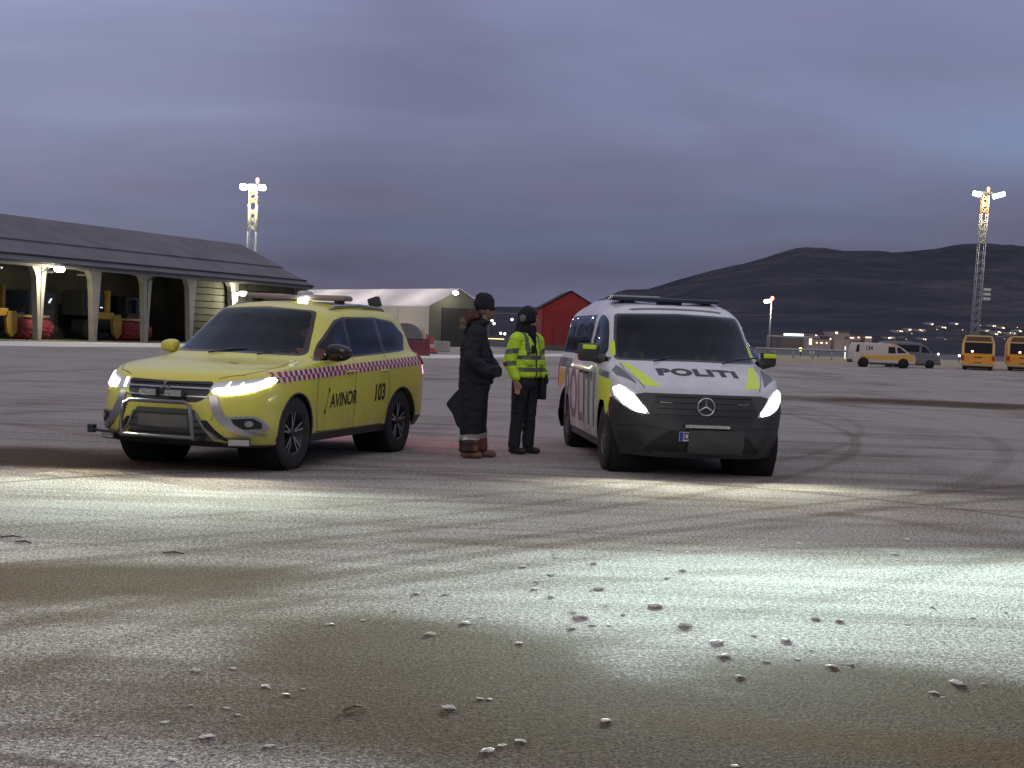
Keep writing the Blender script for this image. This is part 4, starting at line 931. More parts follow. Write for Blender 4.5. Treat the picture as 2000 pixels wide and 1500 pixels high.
def wheel(parent, x, y, r, w, rimr, style, side, steer=0):
    """tyre + rim, outer face towards side*y"""
    wh = bpy.data.objects.new('wheel', None); COL.objects.link(wh); wh.parent = parent; wh.location = (x, y, r); wh.rotation_euler = (0, 0, steer)
    wh.empty_display_size = .2
    bm = bmesh.new(); s_ = side
    seg = 72; prof = [(rimr-.02, -w), (rimr+.02, -w*1.02), (r*.86, -w*1.04), (r*.965, -w*.97), (r, -w*.80), (r, -w*.26), (r*.985, -w*.24), (r*.985, -w*.2), (r, -w*.18), (r, .18*-w*0-w*.02), (r*.985, 0), (r, w*.02-w*0)]
    prof = [(rimr-.02, -1), (rimr+.015, -1.03), (r*.86, -1.05), (r*.96, -.98), (r*.995, -.84), (r, -.5), (r*.98, -.47), (r*.98, -.40), (r, -.37), (r, .37), (r*.98, .40), (r*.98, .47), (r, .5), (r*.995, .84), (r*.96, .98), (r*.86, 1.05), (rimr+.015, 1.03), (rimr-.02, 1)]
    lathe(bm, [(a, b*w/2*s_) for a, b in prof], 'y', seg)
    # tread blocks
    for k in range(36 if style != 'van' else 44):
        a = 2*math.pi*k/(36 if style != 'van' else 44)
        for q, (yy, ww) in enumerate(((-.70, .36), (0.0, .5), (.70, .36))):
            aa = a + (.08 if q == 1 else 0)
            rot = Matrix.Rotation(-aa, 3, 'Y')
            bx(bm, (math.cos(aa)*(r+.002), yy*w/2, math.sin(aa)*(r+.002)), (.012, ww*w/2, .026*r/.35), rot @ Matrix.Rotation(.25*(1 if q else -1), 3, 'X'))
    bmesh.ops.recalc_face_normals(bm, faces=bm.faces)
    obj('tyre', bm, M_rub, wh)
    bm = bmesh.new(); f = s_*w/2
    lathe(bm, [(rimr, -f*.9), (rimr, f*.96), (rimr-.012, f*1.0), (rimr-.03, f*.9), (rimr-.035, f*.35), (.05, f*.25), (.0, f*.25)], 'y', 40)
    if style == 'suv':
        for k in range(5):
            for dd in (-.17, .17):
                a = 2*math.pi*k/5 + .3
                c0 = Vector((math.cos(a+dd*.35)*.05, f*.80, math.sin(a+dd*.35)*.05)); c1 = Vector((math.cos(a+dd)*(rimr-.015), f*.93, math.sin(a+dd)*(rimr-.015)))
                d = c1-c0; n_ = Vector((0, s_, 0)); t_ = d.normalized().cross(n_)
                w0, w1 = .009, .010
                v = [bm.verts.new(p) for p in (c0-t_*w0, c0+t_*w0, c1+t_*w1, c1-t_*w1)]; v2 = [bm.verts.new(p.co - n_*.03) for p in v]
                fs = [bm.faces.new(v)] + [bm.faces.new((v[i], v[(i+1) % 4], v2[(i+1) % 4], v2[i])) for i in range(4)]
                fs[0].material_index = 1
    else:
        for k in range(12):
            a = 2*math.pi*k/12
            bx(bm, (math.cos(a)*rimr*.62, f*.72, math.sin(a)*rimr*.62), (rimr*.62, .03, .035), Matrix.Rotation(-a, 3, 'Y'), mi=0)
    lathe(bm, [(.0, f*.88), (.035, f*.88), (.05, f*.80), (.05, f*.3)], 'y', 20, mi=0)
    bmesh.ops.recalc_face_normals(bm, faces=bm.faces)
    obj('rim', bm, [M_alloy if style == 'suv' else M_steel, M_alloyb], wh)
    return wh

def seat(parent, x, y, z):
    bm = bmesh.new()
    bx(bm, (x, y, z), (.5, .5, .18), bevel=.05)
    bx(bm, (x-.28, y, z+.36), (.14, .48, .62), Matrix.Rotation(R(-14), 3, 'Y'), bevel=.05)
    bx(bm, (x-.37, y, z+.78), (.10, .26, .18), Matrix.Rotation(R(-10), 3, 'Y'), bevel=.04)
    obj('seat', bm, M_seat, parent, smooth=True)

def spot(parent, p, aim, energy, size, blend, col=(.88, 1, .93), rad=.03, sy=1):
    l_ = bpy.data.lights.new('beam', 'SPOT'); l_.energy = energy; l_.spot_size = R(size); l_.spot_blend = blend; l_.color = col; l_.shadow_soft_size = rad
    o = bpy.data.objects.new('beam', l_); COL.objects.link(o); o.parent = parent; o.location = p
    o.scale = (1, sy, 1)
    o.rotation_euler = (Vector(aim)-Vector(p)).to_track_quat('-Z', 'Y').to_euler()
    return o

# ------------------------------------------------------------------ yellow airport car
def rowv(xs): return [Vector(p) for p in xs]
hd = Vector((-.31, -.95)).normalized(); lf = Vector((-hd.y, hd.x))
G0 = gp(573, 917).xy; o2 = G0 - hd*1.335 - lf*.88
suv = thing('airport_car', 'yellow airport patrol car with a red checker stripe and the number 103', 'car', (o2.x, o2.y, 0), math.atan2(hd.y, hd.x))
rows = [
 rowv([(2.12,0,.24),(2.10,.35,.24),(2.04,.6,.24),(1.90,.78,.24),(1.72,.86,.25),(1.335,.87,.25),(.85,.85,.25),(0,.85,.26),(-.95,.85,.27),(-1.45,.87,.28),(-2.0,.80,.30),(-2.25,.5,.32),(-2.30,0,.32)]),
 rowv([(2.25,0,.36),(2.23,.36,.36),(2.16,.63,.36),(1.99,.82,.36),(1.76,.89,.36),(1.335,.895,.36),(.85,.87,.36),(0,.87,.36),(-.95,.87,.37),(-1.42,.895,.38),(-2.08,.83,.40),(-2.34,.5,.42),(-2.40,0,.42)]),
 rowv([(2.30,0,.56),(2.27,.36,.56),(2.18,.65,.56),(1.99,.83,.56),(1.75,.895,.56),(1.335,.905,.57),(.85,.885,.57),(0,.88,.57),(-.95,.885,.58),(-1.42,.905,.60),(-2.10,.84,.62),(-2.36,.5,.62),(-2.42,0,.62)]),
 rowv([(2.28,0,.74),(2.25,.36,.74),(2.15,.65,.745),(1.97,.83,.75),(1.75,.892,.76),(1.335,.905,.78),(.85,.895,.80),(0,.89,.81),(-.95,.895,.82),(-1.42,.908,.83),(-2.11,.84,.85),(-2.36,.5,.85),(-2.42,0,.85)]),
 rowv([(2.20,0,.875),(2.17,.36,.877),(2.07,.62,.892),(1.88,.80,.918),(1.70,.855,.945),(1.335,.872,.985),(.85,.878,1.0),(0,.88,1.02),(-.95,.882,1.035),(-1.45,.885,1.05),(-2.09,.81,1.06),(-2.34,.5,1.06),(-2.39,0,1.06)]),
 rowv([(1.80,0,1.000),(1.78,.36,1.000),(1.70,.58,1.002),(1.55,.72,1.008),(1.42,.78,1.018),(1.17,.82,1.033),(.85,.858,1.033),(0,.865,1.053),(-.95,.865,1.078),(-1.45,.86,1.098),(-2.05,.79,1.108),(-2.29,.5,1.108),(-2.33,0,1.108)]),
 rowv([(1.18,0,1.098),(1.15,.35,1.098),(1.09,.53,1.096),(1.03,.64,1.094),(.98,.70,1.090),(.91,.755,1.085),(.78,.825,1.065),(0,.84,1.085),(-.95,.84,1.115),(-1.5,.82,1.140),(-1.99,.74,1.160),(-2.2,.48,1.160),(-2.24,0,1.160)]),
 rowv([(.70,0,1.375),(.68,.31,1.370),(.63,.48,1.360),(.59,.58,1.350),(.555,.635,1.345),(.51,.68,1.335),(.42,.735,1.320),(0,.755,1.340),(-.95,.765,1.355),(-1.55,.74,1.355),(-1.92,.67,1.350),(-2.1,.45,1.350),(-2.14,0,1.350)]),
 rowv([(.28,0,1.616),(.27,.28,1.612),(.245,.43,1.603),(.225,.51,1.594),(.20,.555,1.583),(.15,.592,1.573),(.04,.63,1.563),(-.3,.655,1.583),(-.95,.66,1.588),(-1.5,.65,1.568),(-1.80,.60,1.533),(-1.92,.4,1.533),(-1.96,0,1.533)]),
 rowv([(.17,0,1.648),(.15,.25,1.645),(.12,.38,1.637),(.09,.45,1.630),(.05,.49,1.625),(0,.515,1.622),(-.10,.54,1.622),(-.4,.56,1.642),(-.95,.56,1.645),(-1.42,.55,1.630),(-1.66,.5,1.602),(-1.74,.3,1.602),(-1.76,0,1.602)]),
 rowv([(.06,0,1.667),(.04,0,1.668),(.01,0,1.669),(-.03,0,1.671),(-.07,0,1.673),(-.12,0,1.676),(-.22,0,1.680),(-.5,0,1.690),(-.95,0,1.688),(-1.35,0,1.635),(-1.55,0,1.642),(-1.62,0,1.632),(-1.66,0,1.625)]),
]
body = net_surface(rows, 7, 6)
bvh = BVHTree.FromBMesh(body)
side = lambda c: abs(c.y) > .5
mirr = lambda p: [(-a, b) for a, b in p][::-1]
frontf = lambda c: c.x > 1.2
wsf = lambda c: .1 < c.x < 1.35 and c.z > 1.07
ws = rounded([(-.745, 1.108), (-.56, 1.578), (0, 1.610), (.56, 1.578), (.745, 1.108), (0, 1.120)], .06)
wsg = rounded([(-.70, 1.132), (-.53, 1.562), (0, 1.592), (.53, 1.562), (.70, 1.132), (0, 1.142)], .05)
sw = rounded([(.83, 1.060), (.60, 1.235), (.14, 1.485), (-.06, 1.525), (-.9, 1.540), (-1.45, 1.500), (-1.74, 1.35), (-1.60, 1.165), (-.95, 1.135), (0, 1.095)], .05)
w1 = rounded([(.76, 1.085), (.60, 1.21), (.12, 1.462), (-.05, 1.503), (-.02, 1.115)], .03)
w2 = rounded([(-.11, 1.118), (-.11, 1.506), (-.84, 1.518), (-.90, 1.156)], .03)
w3 = rounded([(-.99, 1.162), (-.93, 1.516), (-1.44, 1.480), (-1.70, 1.35), (-1.58, 1.187)], .04)
hl = rounded([(.42, .775), (.455, .855), (.68, .885), (.835, .915), (.862, .915), (.868, .875), (.84, .825), (.66, .765), (.5, .748)], .02)
gri = rounded([(-.40, .70), (-.455, .80), (-.44, .862), (0, .853), (.44, .862), (.455, .80), (.40, .70), (.33, .662), (-.33, .662)], .03)
low = rounded([(-.47, .30), (-.40, .40), (-.31, .60), (.31, .60), (.40, .40), (.47, .30)], .03)
skirt = [(-.95, .20), (-.95, .265), (-.62, .275), (-.50, .30), (.50, .30), (.62, .275), (.95, .265), (.95, .20)]
archs = []
for ax_, rr in ((1.335, .385), (-1.335, .385)):
    archs.append([(ax_+rr*math.cos(a), .36+rr*math.sin(a)) for a in [2*math.pi*k/28 for k in range(28)]])
for p in archs: cut_poly(body, p, (0, 2), side)
cut_poly(body, sw, (0, 2), lambda c: abs(c.y) > .45 and c.z > 1.03)
sill = [(2.3, .2), (2.3, .30), (.95, .30), (.95, .335), (-.95, .345), (-.95, .40), (-2.5, .42), (-2.5, .2)]
cut_poly(body, sill, (0, 2), lambda c: side(c) and c.x < 1.2)
cut_poly(body, ws, (1, 2), wsf)
for p in (hl, mirr(hl)): cut_poly(body, p, (1, 2), frontf)
for p in (gri, low, skirt): cut_poly(body, p, (1, 2), frontf)
for p in archs: take(body, p, (0, 2), side).free()
swb = take(body, sw, (0, 2), lambda c: abs(c.y) > .45 and c.z > 1.03)
wsb = take(body, ws, (1, 2), wsf)
silb = take(body, sill, (0, 2), lambda c: side(c) and c.x < 1.2)
skb = take(body, skirt, (1, 2), frontf)
HL = [take(body, p, (1, 2), frontf) for p in (hl, mirr(hl))]
grb = take(body, gri, (1, 2), frontf); lob = take(body, low, (1, 2), frontf)
bodo = obj('body', body, M_yel, suv, smooth=True)
[obj('side_skirt', take(silb, sill, (0, 2), lambda c: c.y*s_ > 0), M_blk, suv) for s_ in (1, -1)]; silb.free(); obj('front_valance', skb, M_blk, suv)
# windscreen: black border + glass
cut_poly(wsb, wsg, (1, 2), lambda c: True); g_ = take(wsb, wsg, (1, 2), lambda c: True)
wso = obj('windscreen_frame', wsb, M_trim, suv); obj('windscreen', g_, G_suv, suv)
for p in (w1, w2, w3): cut_poly(swb, p, (0, 2), lambda c: True)
for p in (w1, w2, w3):
    for s_ in (1, -1): obj('side_window', take(swb, p, (0, 2), lambda c: c.y*s_ > 0), G_suv, suv)
obj('window_trim', swb, M_trim, suv)
# grille with bars
gr_o = obj('grille', grb, M_blk, suv)
for zz, hh in ((.835, .014), (.79, .012), (.715, .010)):
    decal('grille_bar', [(-.43, zz-hh/2), (.43, zz-hh/2), (.43, zz+hh/2), (-.43, zz+hh/2)], bvh, 'front', M_dgrey if zz > .8 else M_satin, gr_o, off=.006, thick=.012)
lo_o = obj('lower_grille', lob, mat('dusty_grille_mesh', (.075, .078, .068), .7, bump=.5, bscale=120), suv)
for zz in (.36, .42, .48, .54):
    decal('grille_bar', [(-.42+(zz-.36)*.5, zz), (.42-(zz-.36)*.5, zz), (.42-(zz-.36)*.5, zz+.014), (-.42+(zz-.36)*.5, zz+.014)], bvh, 'front', M_blk, lo_o, off=.004, thick=.01)
decal('number_plate', [(-.26, .43), (.26, .43), (.26, .54), (-.26, .54)], bvh, 'front', mat('dusty_plate', (.11, .11, .10), .6, var=.2), suv, off=.03, thick=.012)
# emblem: three lozenges
emb = bmesh.new()
for a in (90, 210, 330):
    a = R(a); d = Vector((math.cos(a), math.sin(a))); n_ = Vector((-d.y, d.x)); q = [Vector((0, 0)), d*.029+n_*.0165, d*.058, d*.029-n_*.0165]
    prism(emb, [tuple(v) for v in q], 0, .012, Matrix.Translation((2.285, 0, .812)) @ YZ)
obj('emblem', emb, M_chr, suv)
def led_bar(parent, c, w, h, n, rz=0, tilt=0):
    bm = bmesh.new(); bx(bm, (0, 0, 0), (.05, w+.02, h+.02), bevel=.006)
    o = obj('led_bar', bm, M_blk, parent, loc=c); o.rotation_euler = (0, tilt, rz)
    bm = bmesh.new(); nr_ = 2 if h > .035 else 1
    for i in range(n):
        for j in range(nr_):
            lathe(bm, [(0, .012), (min(w/n, h/nr_)*.42, .0), (min(w/n, h/nr_)*.46, .012)], 'x', 8, (.026, -w/2+w*(i+.5)/n, -h/2+h*(j+.5)/nr_))
    bx(bm, (.026, 0, 0), (.003, w, h))
    obj('lens', bm, M_ledg, o)
for y_ in (-.145, .125): led_bar(suv, (2.335, y_, .742), .17, .055, 7)
led_bar(suv, (2.12, .70, .30), .19, .055, 7, rz=R(24)); led_bar(suv, (2.12, -.70, .30), .19, .055, 7, rz=R(-24))
# bull bar
bm = bmesh.new()
P_ = [(2.20, -.37, .32), (2.42, -.38, .335), (2.44, -.375, .45), (2.43, -.345, .635), (2.42, -.29, .665), (2.42, 0, .665), (2.42, .29, .665), (2.43, .345, .635), (2.44, .375, .45), (2.42, .38, .335), (2.20, .37, .32)]
tube(bm, P_, .019, 12); tube(bm, [(2.42, -.38, .34), (2.425, 0, .34), (2.42, .38, .34)], .018, 12)
obj('bull_bar', bm, mat('worn_dark_steel', (.16, .16, .17), .35, metal=.8), suv, smooth=True)
for s_ in (1, -1):
    decal('intake_blade', strip_poly([(s_*.33, .56), (s_*.40, .43), (s_*.52, .33)], .02), bvh, 'front', M_satin, suv, off=.008, thick=.012)
    decal('corner_intake', [(s_*.36, .50), (s_*.43, .39), (s_*.56, .31), (s_*.62, .31), (s_*.50, .42), (s_*.43, .50)], bvh, 'front', M_gap, suv, off=.003)
    decal('bumper_joint', strip_poly([(s_*.44, .665), (s_*.50, .60), (s_*.47, .50)], .005), bvh, 'front', M_gap, suv, off=.002)
# side marker lamp on a bracket at the far front corner
bm = bmesh.new(); tube(bm, [(2.2, -.46, .33), (2.23, -.72, .34), (2.16, -.86, .345)], .014, 8); bx(bm, (2.15, -.88, .35), (.06, .07, .08), bevel=.01); obj('corner_lamp_bracket', bm, M_blk, suv)
# chrome accents sweeping down the bumper, fog lamps
for s_ in (1, -1):
    pts = [(.475, .735), (.50, .64), (.55, .54), (.64, .44), (.74, .385), (.86, .375)]
    if s_ < 0: pts = [(-a, b) for a, b in pts]
    decal('chrome_accent', strip_poly(pts, [.07, .085, .085, .07, .05, .02]), bvh, 'front', M_satin, suv, off=.004, thick=.016, step=.03)
    fg = [(.60, .54), (.80, .55), (.865, .49), (.875, .41), (.72, .405), (.63, .47)]
    fg = fg if s_ > 0 else mirr(fg)
    fo = decal('fog_lamp_bezel', rounded(fg, .02), bvh, 'front', M_satin, suv, off=.006, thick=.012, step=.03)
    fi = [(.64, .52), (.79, .53), (.84, .485), (.845, .43), (.73, .425), (.66, .475)]; fi = fi if s_ > 0 else mirr(fi)
    decal('recess', rounded(fi, .01), bvh, 'front', M_gap, fo, off=.02, thick=0, step=.03)
    cx = .765*s_; decal('fog_lens', [(cx+.028*math.cos(a), .478+.028*math.sin(a)) for a in [R(30*k) for k in range(12)]], bvh, 'front', M_satin, fo, off=.024, thick=.006, step=.02)
# headlamps: glass lens with a bright light strip along the lower edge
for k, s_ in enumerate((1, -1)):
    H_ = obj('headlight', HL[k], M_lens, suv)
    st = [(.465, .775), (.56, .770), (.68, .785), (.78, .815), (.838, .85), (.852, .895), (.862, .90)] if s_ > 0 else [(-.60, .80), (-.72, .815), (-.80, .835), (-.845, .86)]
    wd = [.03, .062, .066, .066, .06, .045, .025] if s_ > 0 else [.06, .10, .10, .07]
    decal('light_strip', strip_poly(st, wd), bvh, 'front', M_bulb2, H_, off=.006, step=.03)
    if s_ > 0:
        for q in (.56, .66): decal('light_fin', [(q, .80), (q+.02, .80), (q+.035, .86), (q+.03, .86)], bvh, 'front', M_bulb, H_, off=.006)
    else:
        decal('light_fin', [(-.50, .775), (-.48, .775), (-.475, .86), (-.50, .86)], bvh, 'front', M_bulb, H_, off=.006)
        decal('light_fin', [(-.84, .895), (-.80, .875), (-.76, .885), (-.82, .91)], bvh, 'front', M_bulb, H_, off=.006)
    spot(H_, (2.22, .68*s_, .80), (2.22+3.4, s_*1.1+1.7, .0), 760, 116, .6, sy=.30, col=(.80, 1, .88))
    spot(H_, (2.22, .62*s_, .82), (2.22+8.5, 1.3*s_+.9, 0), 1700, 110, .9, col=(1, .93, .72), sy=.085)
    spot(H_, (2.22, .60*s_, .80), (2.22+5, 1.2*s_+1.6, 0), 160, 140, .9, col=(1, .98, .74))
# checker stripe: white strip with two staggered rows of red cells
def chk_z(x): return .905 + (1.85-x)*.040
bm = bmesh.new(); x = 1.84
cells = []
while x > -2.12:
    w_ = .052
    for r_ in (0, 1): cells.append((x, w_, r_))
    x -= w_*2
wbm = flatmesh([(1.86, chk_z(1.86)-.052), (1.86, chk_z(1.86)+.052), (0, chk_z(0)+.050), (-2.14, chk_z(-2.14)+.05), (-2.14, chk_z(-2.14)-.05), (0, chk_z(0)-.05)], .08)
for s_ in (1, -1):
    b2 = wbm.copy(); co_ = obj('checker_stripe', lay(b2, bvh, 'side', s_, .002), M_pinkw, suv, smooth=True)
    b3 = bmesh.new()
    for (x, w_, r_) in cells:
        xx = x - (w_ if r_ else 0); z0 = chk_z(xx) + (0 if r_ else -.05); sk = .008
        q = [b3.verts.new(p) for p in ((xx, z0, 0), (xx+sk, z0+.05, 0), (xx-w_+sk, z0+.05, 0), (xx-w_, z0, 0))]; b3.faces.new(q)
    obj('red_cells', lay(b3, bvh, 'side', s_, .0045), M_red, co_)
wbm.free()
# lettering on the doors: number and airport name with its slanting mark
def side_text(s, size, x, z, slope, bold, sx, s_, par, b_, m_=M_txt, name='lettering', step=.06, space=1):
    b2 = text_mesh(s, size, bold, sx, step=step, space=space)
    for v in b2.verts:
        tx, tz = v.co.x, v.co.y
        v.co.x = x + (-tx if s_ > 0 else tx); v.co.y = z + tz + slope*tx*(1 if s_ > 0 else -1)
    return obj(name, lay(b2, b_, 'side', s_, .003), m_, par)
for s_ in (1, -1):
    side_text('AVINOR', .205, .22, .655, .05, .004, .86, s_, suv, bvh)
    side_text('103', .255, -.72, .70, .04, .008, .80, s_, suv, bvh)
    for q, wdt in (([(.66, .545), (.60, .76)], .007),):
        decal('lettering', strip_poly(q, wdt), bvh, 'side', M_txt, suv, s_, off=.003)
    for cx, cz in ((.665, .545), (.595, .765)):
        decal('lettering', [(cx+.016*math.cos(R(30*k)), cz+.03*math.sin(R(30*k))) for k in range(12)], bvh, 'side', M_txt, suv, s_, off=.003)
# small dark marks on bonnet and bumper
decal('bonnet_sticker', [(1.60, .28), (1.64, .30), (1.66, .40), (1.62, .40)], bvh, 'top', mat('grey_sticker', (.12, .12, .08), .6), suv)
for q in range(3): decal('bumper_vent', [(-.415-.012*q, .60-.03*q), (-.47-.012*q, .60-.03*q), (-.475-.012*q, .617-.03*q), (-.42-.012*q, .617-.03*q)], bvh, 'front', M_txt, suv)
# panel gaps
for s_ in (1, -1):
    for pts in ([(.80, 1.11), (.86, .98), (.88, .70), (.86, .50), (.80, .335)], [(-.06, 1.15), (-.05, .8), (-.06, .34)], [(-.92, 1.18), (-.93, .95), (-.98, .78), (-.98, .60), (-.90, .45), (-.80, .345)], [(.85, .345), (-.85, .35)]):
        decal('panel_gap', strip_poly(pts, .007), bvh, 'side', M_gap, suv, s_, off=.0015)
    for hx_ in (.10, -.80):
        bm = bmesh.new(); tube(bm, [(hx_+.10, s_*.885, .945+.0), (hx_+.09, s_*.925, .95), (hx_-.09, s_*.925, .955), (hx_-.10, s_*.885, .955)], .012, 8); obj('door_handle', bm, M_yel, suv)
decal('panel_gap', strip_poly([(-.80, 1.65), (-.62, 1.78)], .006), bvh, 'top', M_gap, suv) if False else None
for s_ in (1, -1):
    # bonnet shut line and crease
    decal('bonnet_gap', strip_poly([(2.13, .47*s_), (2.0, .66*s_), (1.8, .765*s_), (1.5, .785*s_), (1.05, .735*s_)], .006), bvh, 'top', M_gap, suv, off=.0015)
    # mirrors
    mm_ = bpy.data.meshes.new('x')
    bm = bmesh.new(); r = bmesh.ops.create_icosphere(bm, subdivisions=3, radius=1)
    for v in bm.verts:
        q = v.co.normalized(); e_ = [math.copysign(abs(k)**.62, k) for k in q]
        w_, h_ = (.098, .072) if s_ < 0 else (.135, .092)
        taper = 1 - .28*max(0, e_[1]*s_)
        v.co = Vector((e_[0]*(.085 if e_[0] > 0 else .035), e_[1]*w_, e_[2]*h_*taper))
        v.co += Vector((.62, s_*(.965 if s_ < 0 else 1.0), 1.15))
    tube(bm, [(.60, s_*.84, 1.10), (.62, s_*.93, 1.12)], [.035, .03], 8)
    mo = obj('mirror', bm, M_yel if s_ < 0 else M_trim, suv, smooth=True)
    bm = bmesh.new(); bx(bm, (.583, s_*(.965 if s_ < 0 else 1.0), 1.15), (.006, .15, .10), bevel=.002); obj('mirror_glass', bm, M_chr, mo)
    # tail lamp, roof rail
    tl = [(-2.0, 1.00), (-1.98, 1.13), (-2.25, 1.16), (-2.30, 1.0)]
    decal('tail_light', tl, bvh, 'side', M_redl, suv, s_, off=.01, thick=.01)
    bm = bmesh.new(); tube(bm, [(.02, s_*.575, 1.59), (-.10, s_*.585, 1.635), (-.7, s_*.60, 1.66), (-1.35, s_*.59, 1.64), (-1.55, s_*.57, 1.585)], [.012, .02, .021, .02, .012], 8); obj('roof_rail', bm, M_satin, suv)
    for ax_ in (1.335, -1.335):
        bm = bmesh.new(); pts = [(ax_+.392*math.cos(R(a)), s_*.0, .36+.392*math.sin(R(a))) for a in range(-8, 189, 14)]
        pp = []
        for p in pts:
            h = bvh.ray_cast(Vector((p[0], s_*3, max(p[2], .30))), Vector((0, -s_, 0))); yy = h[0].y if h[0] else s_*.88
            pp.append((p[0], yy-.004*s_, p[2]))
        tube(bm, pp, .012, 6); obj('arch_lip', bm, M_dgrey, suv)
    for ax_ in (1.335, -1.335):
        wheel(suv, ax_, s_*.765, .36, .225, .235, 'suv', s_, steer=0)
# inner wells, floor
bm = bmesh.new()
for ax_ in (1.335, -1.335):
    lathe(bm, [(.39, -.86), (.39, -.45), (.05, -.45)], 'y', 28, (ax_, 0, .36)); lathe(bm, [(.39, .86), (.39, .45), (.05, .45)], 'y', 28, (ax_, 0, .36))
bx(bm, (1.95, 0, .45), (.30, 1.3, .35)); bx(bm, (0, 0, .34), (1.85, 1.60, .12)); bx(bm, (-1.95, 0, .45), (.35, 1.3, .30)); bx(bm, (0, 0, .42), (3.9, .85, .28))
obj('underbody', bm, M_well, suv)
bm = bmesh.new(); bx(bm, (.95, 0, .98), (.45, 1.40, .16), bevel=.04); bx(bm, (-.2, 0, .60), (2.4, 1.55, .06)); bx(bm, (.62, .36, 1.06), (.22, .30, .12), bevel=.03)
tube(bm, [(.52+.03*math.sin(R(a)), .36+.17*math.cos(R(a)), 1.02+.17*math.sin(R(a))) for a in range(0, 361, 20)], .014, 6, cap=False)
obj('dashboard', bm, M_int, suv, smooth=True)
for y_ in (.38, -.38): seat(suv, .0, y_, .72)
bm = bmesh.new(); bx(bm, (-.85, 0, .72), (.5, 1.2, .18), bevel=.05); bx(bm, (-1.12, 0, 1.0), (.14, 1.2, .5), bevel=.05); obj('rear_bench', bm, M_seat, suv, smooth=True)
# roof beacon bar
lb = bmesh.new(); bx(lb, (-.42, 0, 1.725), (.24, 1.22, .05), bevel=.022)
lbo = obj('beacon_bar', lb, mat('smoked_bar', (.20, .17, .165), .25), suv, smooth=True)
for s_ in (1, -1):
    bm = bmesh.new(); bx(bm, (-.42, s_*.36, 1.742), (.25, .46, .036), bevel=.012); obj('amber_lens', bm, M_amb, lbo, smooth=True)
    bm = bmesh.new(); bx(bm, (-.42, s_*.50, 1.685), (.16, .05, .07)); obj('bar_foot', bm, M_blk, lbo)
bm = bmesh.new(); lathe(bm, [(0, 1.805), (.055, 1.80), (.085, 1.785), (.09, 1.745), (.09, 1.72)], 'z', 24, (-.42, .08, 0)); bmesh.ops.transform(bm, matrix=Matrix.Diagonal((1, 1, 1, 1)), verts=bm.verts); obj('beacon_dome', bm, M_clear, lbo)
bm = bmesh.new(); bx(bm, (-.28, .12, 1.685), (.06, .10, .055), bevel=.015); obj('work_lamp', bm, M_bulb2, lbo, smooth=True)
bm = bmesh.new(); tube(bm, [(-1.20, .18, 1.62), (-1.22, .18, 1.78)], [.012, .004], 6); obj('antenna', bm, M_blk, suv)
bm = bmesh.new(); tube(bm, [(-.9, .30, 1.62), (-.9, .30, 1.72)], [.012, .004], 6); obj('antenna', bm, M_blk, suv)
bm = bmesh.new(); tube(bm, [(-1.45, .47, 1.58), (-1.45, .47, 1.66)], .012, 6); bx(bm, (-1.45, .47, 1.715), (.10, .13, .12), Matrix.Rotation(R(20), 3, 'X'), bevel=.015); obj('search_lamp', bm, M_blk, suv, smooth=True)
for s_ in (-.25, .3):
    bm = bmesh.new(); tube(bm, [(1.17, s_+.05, 1.112), (1.08, s_+.25, 1.15), (1.05, s_+.42, 1.158)], .008, 6); obj('wiper', bm, M_trim, suv)
for s_ in (1, -1):
    l_ = bpy.data.lights.new('tail_glow', 'POINT'); l_.energy = 9; l_.color = (1, .10, .22); l_.shadow_soft_size = .08; q_ = bpy.data.objects.new('tail_glow', l_); COL.objects.link(q_); q_.parent = suv; q_.location = (-2.50, s_*.72, .95)
# tailgate glass and rear number plate for the unseen back
decal('rear_window', rounded([(-.58, 1.20), (-.48, 1.48), (.48, 1.48), (.58, 1.20)], .05), bvh, 'back', M_trim, suv, off=.003)
